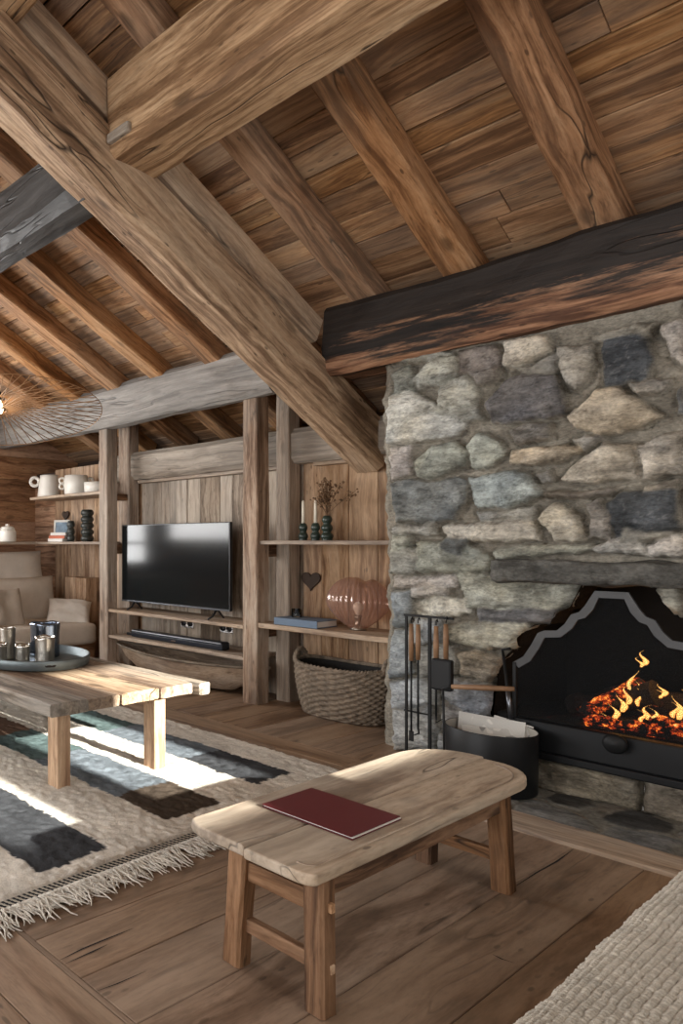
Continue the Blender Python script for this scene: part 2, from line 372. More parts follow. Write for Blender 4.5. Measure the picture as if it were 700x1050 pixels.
def newsprint():
    m, nt, b = newmat('newsprint'); gc = attr(nt, 'gc').outputs['Vector']
    l = N(nt, 'ShaderNodeTexWave', wave_type='BANDS', bands_direction='Y'); l.inputs['Scale'].default_value = 80; nt.links.new(gc, l.inputs['Vector'])
    blk = noise_(nt, mapped(nt, gc, (22, 14, 0)), 1, 1)
    f = math_(nt, 'MULTIPLY', l.outputs['Fac'], ramp(nt, blk, [(.36, (0, 0, 0)), (.41, (.6, .6, .6))]))
    pic = ramp(nt, noise_(nt, mapped(nt, gc, (7, 7, 0)), 1, 1), [(.60, (0, 0, 0)), (.61, (1, 1, 1))])
    c = mixc(nt, f, (.70, .68, .63), (.16, .16, .16)); c = mixc(nt, math_(nt, 'MULTIPLY', pic, .7), c, (.12, .12, .12))
    nt.links.new(c, b.inputs['Base Color']); b.inputs['Roughness'].default_value = .9
    return m
M['news'] = newsprint()
def pinkglass():
    m, nt, b = newmat('ribbed_rose_glass'); nt.nodes.remove(b); out = nt.nodes['Material Output']
    tr = N(nt, 'ShaderNodeBsdfTransparent'); tr.inputs[0].default_value = (.92, .80, .74, 1)
    gl = N(nt, 'ShaderNodeBsdfGlossy'); gl.inputs['Roughness'].default_value = .12; gl.inputs[0].default_value = (1, .88, .82, 1)
    df = N(nt, 'ShaderNodeBsdfDiffuse'); df.inputs[0].default_value = (.46, .31, .26, 1)
    fr = N(nt, 'ShaderNodeLayerWeight'); fr.inputs[0].default_value = .35
    m1 = N(nt, 'ShaderNodeMixShader'); m1.inputs[0].default_value = .26; nt.links.new(tr.outputs[0], m1.inputs[1]); nt.links.new(df.outputs[0], m1.inputs[2])
    m2 = N(nt, 'ShaderNodeMixShader'); nt.links.new(math_(nt, 'MULTIPLY', fr.outputs['Facing'], .4), m2.inputs[0]); nt.links.new(m1.outputs[0], m2.inputs[1]); nt.links.new(gl.outputs[0], m2.inputs[2])
    nt.links.new(m2.outputs[0], out.inputs[0]); return m
M['pink'] = pinkglass()
def clearglass():
    m, nt, b = newmat('clear_glass'); nt.nodes.remove(b); out = nt.nodes['Material Output']
    tr = N(nt, 'ShaderNodeBsdfTransparent'); tr.inputs[0].default_value = (.92, .94, .94, 1)
    gl = N(nt, 'ShaderNodeBsdfGlossy'); gl.inputs['Roughness'].default_value = .03
    fr = N(nt, 'ShaderNodeLayerWeight'); fr.inputs[0].default_value = .3
    m2 = N(nt, 'ShaderNodeMixShader'); nt.links.new(fr.outputs['Fresnel'], m2.inputs[0]); nt.links.new(tr.outputs[0], m2.inputs[1]); nt.links.new(gl.outputs[0], m2.inputs[2])
    nt.links.new(m2.outputs[0], out.inputs[0]); return m
M['glass'] = clearglass()
def meshmat():
    m, nt, b = newmat('fine_black_wire_mesh'); out = nt.nodes['Material Output']
    b.inputs['Base Color'].default_value = (.006, .007, .008, 1); b.inputs['Roughness'].default_value = .85; b.inputs['Specular IOR Level'].default_value = .15
    geo = N(nt, 'ShaderNodeNewGeometry').outputs['Position']
    n = noise_(nt, geo, 260, 1)
    f = ramp(nt, n, [(.35, (.25, .25, .25)), (.6, (.75, .75, .75))])
    tr = N(nt, 'ShaderNodeBsdfTransparent')
    mx = N(nt, 'ShaderNodeMixShader'); nt.links.new(f, mx.inputs[0]); nt.links.new(tr.outputs[0], mx.inputs[1]); nt.links.new(b.outputs[0], mx.inputs[2])
    nt.links.new(mx.outputs[0], out.inputs[0]); return m
M['mesh'] = meshmat()
def flame_mat():
    m, nt, b = newmat('flame'); nt.nodes.remove(b); out = nt.nodes['Material Output']
    geo = N(nt, 'ShaderNodeTexCoord').outputs['Object']
    lw = N(nt, 'ShaderNodeLayerWeight'); lw.inputs[0].default_value = .4
    c = ramp(nt, lw.outputs['Facing'], [(.0, (1, .62, .18)), (.5, (1, .30, .05)), (1, (.5, .06, .01))])
    em = N(nt, 'ShaderNodeEmission'); nt.links.new(c, em.inputs[0]); em.inputs[1].default_value = 3
    tr = N(nt, 'ShaderNodeBsdfTransparent')
    mx = N(nt, 'ShaderNodeMixShader'); nt.links.new(ramp(nt, lw.outputs['Facing'], [(.2, (.15,) * 3), (.95, (1, 1, 1))]), mx.inputs[0]); nt.links.new(em.outputs[0], mx.inputs[1]); nt.links.new(tr.outputs[0], mx.inputs[2])
    nt.links.new(mx.outputs[0], out.inputs[0]); return m
M['flame'] = flame_mat()
def ember_mat(name, strength, lo=.5):
    m, nt, b = newmat(name); tc = N(nt, 'ShaderNodeNewGeometry').outputs['Position']
    n = noise_(nt, tc, 16, 5, .65); n2 = noise_(nt, tc, 70, 3, .6)
    f = math_(nt, 'ADD', math_(nt, 'MULTIPLY', n, .7), math_(nt, 'MULTIPLY', n2, .3))
    b.inputs['Base Color'].default_value = (.025, .02, .018, 1); b.inputs['Roughness'].default_value = .95
    e = ramp(nt, f, [(lo, (0, 0, 0)), (lo + .05, (.35, .03, .005)), (lo + .1, (1, .25, .03)), (lo + .18, (1, .6, .2))])
    nt.links.new(e, b.inputs['Emission Color']); b.inputs['Emission Strength'].default_value = strength
    bp = N(nt, 'ShaderNodeBump'); bp.inputs['Distance'].default_value = .01; nt.links.new(f, bp.inputs['Height']); nt.links.new(bp.outputs[0], b.inputs['Normal'])
    return m
M['emberbed'] = ember_mat('ember_bed', 1.3, .60)
M['ember'] = ember_mat('glowing_charred_log', 2.6, .50)
M['charlog'] = ember_mat('charred_log', 1.6, .6)
M['bulb'] = plain('lit_bulb', (1, .78, .5), .3, emit=9)
M['bulboff'] = plain('bulb_glass', (.8, .72, .62), .15)
# ================================================================== THE SETTING
SL = .48                                     # roof pitch
def zr(Y): return 2.673 + SL * (4.1 - Y)     # underside of the rafters
ROOF = .15
XL, XRT, YF, YB, YRIDGE = -6.6, 1.6, -3.2, 4.8, -.6
NSL = Vector((0, -1, -1 / SL)).normalized()

# floor: wide oak planks laid in panels
mb = MB()
def planks(x0, x1, y0, y1, along, w, lengths):
    if along == 'Y':
        x = x0
        while x < x1 - 1e-4:
            xe = min(x + w, x1); y = y0
            while y < y1 - 1e-4:
                ye = min(y + rng.uniform(*lengths), y1)
                if y1 - ye < .25: ye = y1
                mb.box((x + .0009, y + .0009, -.03), (xe - .0009, ye - .0009, rng.uniform(-.0008, .0004)), 1, .0022, seg=1); y = ye
            x = xe
    else:
        y = y0
        while y < y1 - 1e-4:
            ye = min(y + w, y1); x = x0
            while x < x1 - 1e-4:
                xe = min(x + rng.uniform(*lengths), x1)
                if x1 - xe < .4: xe = x1
                mb.box((x + .0009, y + .0009, -.03), (xe - .0009, ye - .0009, rng.uniform(-.0008, .0004)), 0, .0022, seg=1); x = xe
            y = ye
planks(XL, XRT, -3.2, 1.22, 'X', .2, (1.6, 2.6))
planks(XL, XRT, 1.22, 3.36, 'Y', .214, (2.5, 3))
planks(XL, XRT, 3.36, 3.74, 'X', .19, (1.8, 2.6))
planks(XL, XRT, 3.74, 4.86, 'Y', .21, (2, 3))
def crack(pts, w):
    v = []; n = len(pts)
    for i, p in enumerate(pts):
        t = i / (n - 1); ww = w * math.sin(PI * min(max(t, .04), .96)) * rng.uniform(.6, 1.2)
        v += [(p[0] - ww * .7, p[1] - ww * .7, .0011), (p[0] + ww * .7, p[1] + ww * .7, .0011)]
    mb.add(v, [(2 * i, 2 * i + 1, 2 * i + 3, 2 * i + 2) for i in range(n - 1)], mi=1)
for a, w in (([(61, 985), (85, 973), (112, 962), (137, 952)], .006), ([(66, 989), (95, 976), (110, 969)], .005), ([(98, 1017), (120, 1009), (150, 996)], .004),
             ([(527, 910), (550, 895), (570, 884), (588, 871)], .006), ([(505, 979), (515, 984), (528, 988)], .004)):
    crack([tuple(P(x, y, Z=0)[:2]) for x, y in a], w)
dark_crack = plain('dark_gap_in_wood', (.015, .01, .008), .95)
struct(mb.obj('floor', [M['floor'], dark_crack]))

# ceiling: boards across the rafters, both slopes
mb = MB()
def roofboards(sign):
    y = 5.5 if sign > 0 else -4.05
    s = 0; slope_len = math.hypot(1, SL)
    Yend = YRIDGE
    while (y > Yend) if sign > 0 else (y < Yend):
        w = rng.choice([.13, .16, .18, .2, .15]); dy = w / slope_len * sign
        x = XL - .05
        while x < XRT + .05:
            xe = x + rng.uniform(2.0, 3.4)
            xe = min(xe, XRT + .06)
            ym = y - dy / 2
            zz = (zr(ym) if sign > 0 else zr(2 * YRIDGE - ym)) + ROOF + .014
            ang = -math.atan(SL) * sign
            mt = Matrix.Rotation(ang, 4, 'X')
            o = rng.uniform(-.004, .005)
            c = Vector(((x + xe) / 2, ym, zz + o)); h = Vector(((xe - x) / 2 - .001, w / 2 - .004, .013))
            mb.box(c - h, c + h, 0, .003, M=mt, seg=1)
            x = xe
        y -= dy
roofboards(1); roofboards(-1)
# dark felt behind the boards so that no light comes through the gaps
for sgn in (1, -1):
    v = []
    for x in (XL - .1, XRT + .1):
        for Y in (YRIDGE, 5.55 if sgn > 0 else -4.1):
            z = zr(Y if sgn > 0 else 2 * YRIDGE - Y) + ROOF + .05
            v += [(x, Y, z), (x, Y, z + .05)]
    mb.add(v, [(0, 2, 6, 4), (1, 5, 7, 3), (0, 1, 3, 2), (4, 6, 7, 5), (0, 4, 5, 1), (2, 3, 7, 6)], mi=1)
struct(mb.obj('ceiling', [M['board'], dark_crack]))

# back wall of upright boards behind the shelves
mb = MB(); x = -6.21
edges = []
while x < -2.02:
    w = rng.choice([.13, .16, .18, .21, .15]); edges.append((x, min(x + w, -2.0))); x += w
for a, b in edges:
    z1 = 1.80
    hgt = z1 if a > -4.9 else 2.02; mi = 0 if (a < -4.86 or a > -3.25) else 1
    mb.box((a + .0015, YB - rng.uniform(.0, .007), -.0), (b - .0015, YB + .03, hgt), 2, .004, seg=1, mi=mi)
mb.add([(XL, YB + .02, 0), (XRT, YB + .02, 0), (XRT, YB + .12, 0), (XL, YB + .12, 0), (XL, YB + .02, 2.0), (XRT, YB + .02, 2.0), (XRT, YB + .12, 2.0), (XL, YB + .12, 2.0)],
       [(0, 1, 5, 4), (1, 2, 6, 5), (2, 3, 7, 6), (3, 0, 4, 7), (4, 5, 6, 7), (3, 2, 1, 0)], mi=2)
zq = 0
while zq < 1.8:
    mb.box((XL, YB - .004, zq + .0015), (-6.213, YB + .03, zq + .228), 0, .004, seg=1, mi=3); zq += .23
mb.add([(XL, 5.45, 1.6), (XRT, 5.45, 1.6), (XRT, 5.5, 1.6), (XL, 5.5, 1.6), (XL, 5.45, 2.5), (XRT, 5.45, 2.5), (XRT, 5.5, 2.5), (XL, 5.5, 2.5), (XL, 4.85, 1.95), (XRT, 4.85, 1.95), (XRT, 5.5, 1.95), (XL, 5.5, 1.95)], [(0, 1, 5, 4), (8, 9, 10, 11)], mi=2)
struct(mb.obj('wall_back', [M['wallboard'], M['greyboard'], M['darkwood'], M['leftboard']]))
# left wall of level boards, with two windows left of the photo
LW = [(.55, 1.95, 1.25, 2.25), (2.45, 2.95, .95, 2.25)]
def cutspans(z0, z1, y0, y1):
    if y1 - y0 < .2: return []
    sp = [(y0, y1)]
    for a, b, c, d in LW:
        if z0 < d - .02 and z1 > c + .02:
            sp = [q for s in sp for q in ((s[0], a), (b, s[1])) if q[1] - q[0] > .01]
    return sp
mb = MB(); z = 0
while z < 5.2:
    w = rng.choice([.2, .23, .26])
    # the boards stop under the roof
    def ymax(zz): return min(5.45, 4.1 - (zz - 2.673 - ROOF) / SL)
    y1 = ymax(z); y0 = max(YF, 2 * YRIDGE - (4.1 - (z - 2.673 - ROOF) / SL))
    for h0, h1 in cutspans(z, z + w, y0, y1): mb.box((XL - .04, h0, z + .0015), (XL + rng.uniform(0, .006), h1, z + w - .0015), 1, .004, seg=1)
    z += w
for (a0, a1, c0, c1) in ((-3.4, .55, 0, 3.9), (1.95, 2.45, 0, 3.9), (2.95, 5.5, 0, 2.4), (.55, 1.95, 0, 1.25), (.55, 1.95, 2.25, 4.2), (2.45, 2.95, 0, .95), (2.45, 2.95, 2.25, 3.4), (2.95, 4.2, 2.4, 2.7)):
    mb.box((XL - .09, a0, c0), (XL - .045, a1, c1), 1, 0)  # unseen backing added behind the boards to stop light leaking through the gaps
WL = mb.obj('wall_left', M['leftboard']); struct(WL)
plaster = plain('lime_plaster', (.62, .57, .50), .9, bump=.3, bscale=20, var=.05)
# right gable wall (behind the photographer) with two window openings the sun comes through
def wall_with_holes(name, axis, pos, th, a0, a1, z0, z1, holes, mat):
    mb = MB(); cuts = sorted({a0, a1, *[h[0] for h in holes], *[h[1] for h in holes]})
    for p, q in zip(cuts[:-1], cuts[1:]):
        zs = [z0]
        for h in sorted(holes, key=lambda h: h[2]):
            if h[0] <= p + 1e-6 and h[1] >= q - 1e-6: zs += [h[2], h[3]]
        zs.append(z1)
        for i in range(0, len(zs), 2):
            if zs[i + 1] - zs[i] < .005: continue
            if axis == 'X': mb.box((pos, p, zs[i]), (pos + th, q, zs[i + 1]), 1, 0)
            else: mb.box((p, pos - th, zs[i]), (q, pos, zs[i + 1]), 0, 0)
    return struct(mb.obj(name, mat))
TE = .42
def zwin(z, X): return z + (XRT + .0 - X) * TE
RW = [(1.50, 1.87, zwin(.37, -1.31), zwin(.45, -3.3)), (2.34, 3.06, zwin(.37, -1.31), zwin(.45, -3.15))]
wall_with_holes('wall_right', 'X', XRT, .06, -4.05, 4.9, 0, 5.3, RW, plaster)
FW = [(-5.6, -3.7, .5, 2.3), (-3.2, -1.3, .3, 2.4), (-.8, 1.1, .5, 2.3)]
wall_with_holes('wall_front', 'Y', YF, .2, XL, XRT, 0, 3.95, FW, plaster)
fm = M['shelf']
def window(n, axis, pos, h):
    f = MB(); a0, a1, z0, z1 = h; t = .05
    def bar(p0, q0, p1, q1):
        if axis == 'X': f.box((pos, p0, q0), (pos + .05, p1, q1), 1, .004)
        else: f.box((p0, pos - .12, q0), (p1, pos - .07, q1), 0, .004)
    s = .0 if axis == 'X' else t
    if axis == 'Y':
        bar(a0, z0, a1, z0 + t); bar(a0, z1 - t, a1, z1); bar(a0, z0 + t, a0 + t, z1 - t); bar(a1 - t, z0 + t, a1, z1 - t); bar((a0 + a1) / 2 - .03, z0 + t, (a0 + a1) / 2 + .03, z1 - t)
    else:
        e = .03
        bar(a0 - e, z0 - e, a1 + e, z0); bar(a0 - e, z1, a1 + e, z1 + e); bar(a0 - e, z0, a0, z1); bar(a1, z0, a1 + e, z1)
    o = struct(f.obj('window_%d' % n, fm))
    g = MB()
    if axis == 'X': g.add([(pos + .03, a0, z0), (pos + .03, a1, z0), (pos + .03, a1, z1), (pos + .03, a0, z1)], [(0, 1, 2, 3)])
    else: g.add([(a0 + t, pos - .1, z0 + t), (a1 - t, pos - .1, z0 + t), (a1 - t, pos - .1, z1 - t), (a0 + t, pos - .1, z1 - t)], [(0, 1, 2, 3)])
    g.obj('pane', M['glass'], o)
k = 1
for h in RW: window(k, 'X', XRT - .05, h); k += 1
for h in FW: window(k, 'Y', YF, h); k += 1
for h in LW: window(k, 'X', XL - .03, h); k += 1

# ================================================================== ROOF TIMBERS
def one(name, label, cat, fn, mat, group=None):
    mb = MB(); fn(mb); o = mb.obj(name, mat); return tag(o, label, cat, group)
# rafters
RXS = [(-.55, 'roof rafter nearest the right edge, above the fireplace corner'), (-1.152, 'wide roof rafter with a long crack, landing on the charred beam right of centre'),
       (-1.768, 'brown roof rafter landing on the charred beam, second from the right'), (-2.277, 'roof rafter landing on the left end of the charred beam'),
       (-2.92, 'roof rafter half hidden behind the big sloping timber'), (-3.556, 'roof rafter just left of the big sloping timber, landing on the grey beam'),
       (-4.138, 'second roof rafter left of the big sloping timber, pale underside'), (-4.67, 'third roof rafter left of the big sloping timber'),
       (-5.22, 'fourth roof rafter left of the big sloping timber, above the pendant'), (-5.76, 'roof rafter nearest the left plank wall')]
for i, (X, lab) in enumerate(RXS):
    def f(mb, X=X):
        Y0, Y1 = -.58, 5.3; w = rng.uniform(.135, .16)
        mb.beam((X + rng.uniform(-.02, .02), Y0, zr(Y0) + ROOF / 2), (X, Y1, zr(Y1) + ROOF / 2), w, ROOF - .006, .006, .010)
    one('roof_rafter', lab, 'roof beam', f, M['rafter'], 'roof rafters')
# big principal rafter: two timbers one on the other
PX = -2.585; PW = .21; PH = .335
def zp(Y): return 1.66 + .48 * (4.76 - Y)
def f(mb): mb.beam((PX, .3, zp(.3) + PH * .555), (PX, 4.78, zp(4.78) + PH * .555), PW, PH, .012, .035)
one('principal_rafter', 'massive pale sloping timber running down from top left to the chimney edge', 'roof beam', f, M['beam'])
def f(mb): mb.beam((PX - .012, .3, zp(.3) + PH * 1.11 + .138), (PX - .012, 4.02, zp(4.02) + PH * 1.11 + .138), PW - .03, .17, .005, .012)
one('upper_rafter', 'squared timber lying on top of the massive sloping timber with a dark gap between', 'roof beam', f, M['beam'])
# purlins
def f(mb): mb.beam((PX + PW / 2 - .02, 2.415, 3.25), (XRT, 2.415, 3.25), .335, .42, .012, .03)
pl = one('purlin', 'big level beam crossing the top of the photo, its end against the massive sloping timber', 'roof beam', f, M['beam'])
def f(mb): mb.beam((PX - .03, 2.28, 3.07), (XL, 2.28, 3.07), .27, .34, .02, .05)
one('sooty_purlin', 'blackened rounded beam at the left edge, running into the massive sloping timber', 'roof beam', f, M['soot'])
def f(mb): mb.beam((XL, 1.6, 3.68), (XRT, 1.6, 3.68), .30, .36, .008, .03)
one('ridge_purlin', 'pale beam cut off by the top left corner of the photo', 'roof beam', f, M['beam'])
mb = MB(); p = P(124, 150, X=-2.44)
mb.box((-2.47, 2.215, 3.10), (-2.33, 2.25, 3.145), 0, .008)
tag(mb.obj('wooden_peg', M['tablegrey']), 'small wooden peg at the end of the big level beam', 'peg')
def f(mb): mb.beam((XL, 4.36, 2.455), (-3.05, 4.36, 2.455), .20, .37, .02, .045)
one('grey_wall_plate', 'silvery grey hewn beam resting on the posts above the shelves', 'beam', f, M['greybeam'])
def f(mb): mb.beam((-2.50, 4.22, 2.455), (XRT, 4.22, 2.455), .34, .40, .03, .03)
one('charred_beam', 'fire blackened beam lying along the top of the stone chimney', 'beam', f, M['charbeam'])
def f(mb): mb.beam((-5.3, 4.72, 1.925), (-2.0, 4.72, 1.925), .14, .26, .012, .04)
one('wall_log', 'short hewn log on top of the board wall under the rafter ends', 'beam', f, M['log'])
mb = MB()
for a, b in ((-4.82, -3.28), (-3.0, -2.2)):
    mb.box((a, YB - .08, 1.765), (b, YB, 1.795), 0, .005)
struct(mb.obj('trim_1', M['shelf']))

# ================================================================== POSTS AND SHELVES
def post(x0, x1, y0, y1, z1, label, mat='post'):
    def f(mb): mb.beam(((x0 + x1) / 2, (y0 + y1) / 2, 0), ((x0 + x1) / 2, (y0 + y1) / 2, z1), x1 - x0, y1 - y0, .006, .008, up=(0, 1, 0))
    return one('timber_post', label, 'post', f, M[mat], 'shelf posts')
post(-3.34, -3.21, 4.356, 4.50, 2.29, 'square timber post right of the television, front one of its pair', 'post')
post(-3.24, -3.13, 4.62, 4.76, 2.35, 'pale edged post right of the television, rear one of its pair', 'post')
post(-4.96, -4.845, 4.356, 4.49, 2.29, 'square timber post between sofa and television, front one of its pair', 'post')
post(-4.99, -4.84, 4.63, 4.76, 2.35, 'post between sofa and television, rear one of its pair', 'post')
def shelf(x0, x1, y0, y1, z, label, th=.03):
    def f(mb): mb.beam((x0, (y0 + y1) / 2, z - th / 2), (x1, (y0 + y1) / 2, z - th / 2), y1 - y0, th, .003, .005)
    return one('wall_shelf', label, 'shelf', f, M['shelf'], 'wooden shelves')
shelf(-4.84, -3.345, 4.37, 4.78, .575, 'long shelf the television stands on')
shelf(-4.84, -3.345, 4.37, 4.78, .335, 'low shelf the soundbar lies on')
shelf(-3.205, -2.19, 4.38, 4.78, 1.212, 'shelf with candles and dried flowers between post and chimney', .028)
shelf(-3.205, -2.19, 4.36, 4.78, .605, 'shelf with the blue book and rose glass lamp', .036)
shelf(-6.12, -4.97, 4.38, 4.78, 1.69, 'top shelf with white pots above the sofa corner')
shelf(-6.3, -4.97, 4.38, 4.78, 1.205, 'shelf with books and dark vases above the sofa corner', .026)
shelf_l = one('wall_shelf', 'shelf along the left plank wall above the sofa with a white jar', 'shelf',
              lambda mb: mb.beam((-6.18, 1.2, 1.19), (-6.18, 4.37, 1.19), .40, .028, .003, .005), M['shelf'], 'wooden shelves')
for (x0, x1, z0, z1, lab) in ((-3.33, -3.235, 1.09, 1.185, 'dark wooden block under the candle shelf, between the two posts'), (-3.33, -3.235, .485, .568, 'dark wooden block under the lamp shelf, between the two posts'),
                              (-4.95, -4.86, 1.60, 1.66, 'wooden block under the top left shelf, between the two posts'), (-4.95, -4.86, 1.09, 1.178, 'wooden block under the book shelf, between the two posts')):
    mb = MB(); mb.box((x0, 4.49, z0), (x1, 4.64, z1), 1, .006)
    tag(mb.obj('shelf_block', M['benchleg']), lab, 'block', 'blocks carrying the shelves')
# low wooden box behind the sofa end
mb = MB()
for i in range(2): mb.box((-5.78 + i * .17, 4.60, 0), (-5.61 + i * .17 - .003, 4.79, .83), 2, .005)
tag(mb.obj('wooden_box', M['wallboard']), 'brown wooden box standing in the corner behind the sofa pillow', 'box')

# ================================================================== STONE CHIMNEY
YC = 4.15
CH = thing('stone_chimney', (-1.1, YC, 0), 'rubble stone fireplace wall of grey and tan stones with an arched opening', 'fireplace')
def wp(cx, cy, ox, oy, sc_=2.3333): 
    p = P(ox + cx / sc_, oy + cy / sc_, Y=YC - .02); return (p.x, p.z)
G1 = [((10,150,50,125,60,150,70,190,15,200),(120,122,112)),((65,165,100,120,160,105,160,160,120,175,75,180),(152,152,140)),((168,95,250,80,268,130,255,140,170,145),(126,112,100)),
((275,75,380,60,388,95,300,130,278,130),(178,168,152)),((400,90,485,80,485,130,450,185,415,160),(152,144,130)),((515,75,610,50,625,70,615,160,515,175),(66,70,75)),
((660,40,700,25,700,125,670,110),(172,162,152)),((130,180,190,150,220,195,210,225,130,225),(157,157,147)),((200,145,260,140,262,160,215,170),(120,112,105)),
((8,205,60,195,125,225,180,268,160,290,60,312,8,312),(186,186,179)),((235,225,265,180,320,150,390,155,415,190,425,240,380,250,250,265),(92,88,88)),
((430,250,470,215,500,185,545,180,600,215,650,250,600,275,500,292,440,270),(172,155,128)),((580,175,640,165,670,165,650,190,600,195),(150,142,130)),((690,190,700,180,700,245,685,240),(100,100,98)),
((8,325,50,320,52,390,8,400),(165,155,148)),((60,360,100,320,160,305,185,330,190,370,100,395,65,395),(136,139,126)),((190,320,220,295,262,310,268,345,235,372,200,365),(152,157,145)),
((295,285,330,270,385,268,385,300,310,310),(122,115,106)),((290,335,330,325,455,318,460,330,400,355,295,362),(170,152,124)),((415,400,450,360,520,310,600,320,610,400,430,405),(162,151,133)),
((605,330,640,300,700,290,700,390,620,400),(166,156,141)),((8,410,90,405,190,400,190,440,160,500,20,500),(108,112,110)),((198,395,260,385,330,380,365,440,300,460,210,465),(140,150,147)),
((355,385,390,375,390,400,370,405),(152,147,137)),((375,435,540,425,545,432,380,445),(120,110,98)),((525,460,570,435,690,430,690,520,600,540,545,535),(70,73,75)),
((365,490,400,460,430,465,470,540,400,540),(167,157,137)),((475,460,500,450,530,490,530,535,480,535),(130,122,112)),((8,515,110,505,120,530,10,535),(150,148,140)),
((210,480,350,465,355,490,220,500),(132,130,122)),((130,515,240,505,350,495,358,545,230,550,140,540),(167,160,147)),((8,540,55,540,62,600,50,620,8,630),(135,135,120)),
((70,555,130,545,240,580,245,610,200,625,70,620),(130,132,118)),((135,540,185,545,175,575,140,565),(88,93,94)),((250,575,310,560,480,555,480,575,340,580,260,592),(142,142,127)),
((485,565,530,540,600,540,610,575,490,578),(170,164,152)),((615,555,700,535,700,580,620,580),(177,167,154)),((620,430,625,420,690,405,690,425),(150,140,125)),((10,120,60,110,150,100,95,118,50,122),(140,138,126)),
((490,60,600,30,640,32,630,48,510,70),(128,124,114)),((290,140,330,130,395,105,395,145,330,146),(140,134,122)),((100,240,120,228,215,232,225,262,185,262,140,250),(140,140,130)),
((440,300,500,295,510,305,470,330,462,318),(140,132,118)),((565,520,560,545,690,535,695,540),(140,135,122))]
G2 = [((8,75,165,70,165,98,8,98),(167,157,147)),((50,102,145,100,145,122,55,120),(162,154,144)),((8,110,46,108,52,150,46,190,8,195),(122,130,134)),((60,135,110,124,190,130,195,160,130,167,65,160),(180,175,160)),
((170,70,200,62,462,90,440,140,410,148,190,146),(147,147,132)),((212,153,280,150,400,153,402,188,340,188,215,180),(96,94,94)),((140,190,200,182,330,190,340,205,305,245,240,240,145,225),(157,152,132)),
((160,255,220,245,275,270,275,300,235,325,170,300),(152,136,112)),((60,172,132,175,132,230,70,238),(135,138,138)),((8,205,55,205,65,300,8,310),(122,132,140)),((75,245,150,240,158,300,75,312),(140,140,135)),
((130,312,235,332,262,335,270,400,200,410,130,360),(118,121,126)),((8,320,70,318,118,332,122,380,8,385),(150,156,160)),((8,392,100,388,120,440,110,480,15,490),(140,142,142)),((130,372,192,398,190,440,130,440),(135,130,125)),
((605,98,700,92,700,170,660,150),(140,138,125)),((675,175,700,175,700,215,690,212),(172,162,152)),((8,15,70,10,70,65,8,66),(140,138,126)),((10,495,110,488,115,520,10,520),(132,134,134)),((125,450,250,450,250,500,125,500),(128,126,120)),
((200,415,290,410,290,470,205,440),(120,120,116))]
stones = []
for pts, c in G1: stones.append(([wp(pts[i], pts[i + 1], 400, 320) for i in range(0, len(pts), 2)], lin(c)))
for pts, c in G2: stones.append(([wp(pts[i], pts[i + 1], 400, 560) for i in range(0, len(pts), 2)], lin(c)))
X0C, X1C, Z1C = -2.19, .35, 2.42
# courses of rubble right of the photo's edge
z = .02
pal = [(150,148,138),(128,126,116),(165,155,138),(100,100,98),(140,135,120),(172,164,150)]
while z < Z1C:
    h = rng.uniform(.1, .24); x = -.86 + rng.uniform(-.02, .06)
    while x < X1C:
        w = rng.uniform(.14, .42); g = .016
        if not (x < -.62 and z < 1.05):
            stones.append(([(x + g, z + g * rng.uniform(.5, 2)), (x + w - g, z + g * rng.uniform(.5, 2)), (x + w - g * rng.uniform(.6, 2), z + h - g), (x + w * .5, z + h - g * .4), (x + g * rng.uniform(.6, 3), z + h - g)], lin(rng.choice(pal))))
        x += w
    z += h
# the opening: half traced, then mirrored about its middle
OCX = -1.10
half = [P(x, y, Y=YC) for x, y in ((505, 800), (512, 700), (514, 684), (522, 671), (532, 662), (541, 646), (550, 640), (566, 640), (571, 628), (586, 623), (598, 600), (612, 598))]
half = [(p.x, max(p.z, .15)) for p in half]
opening = half + [(2 * OCX - x, z) for x, z in reversed(half)]
def sdf(poly, X, Z):
    """signed distance, positive inside"""
    d = np.full(X.shape, 1e9); ins = np.zeros(X.shape, bool); n = len(poly)
    for i in range(n):
        (ax, az), (bx, bz) = poly[i], poly[(i + 1) % n]
        ex, ez = bx - ax, bz - az; wx, wz = X - ax, Z - az
        t = np.clip((wx * ex + wz * ez) / (ex * ex + ez * ez + 1e-12), 0, 1)
        d = np.minimum(d, (wx - t * ex) ** 2 + (wz - t * ez) ** 2)
        c = ((az > Z) != (bz > Z)) & (X < (bx - ax) * (Z - az) / (bz - az + 1e-12) + ax); ins ^= c
    d = np.sqrt(d); return np.where(ins, d, -d)
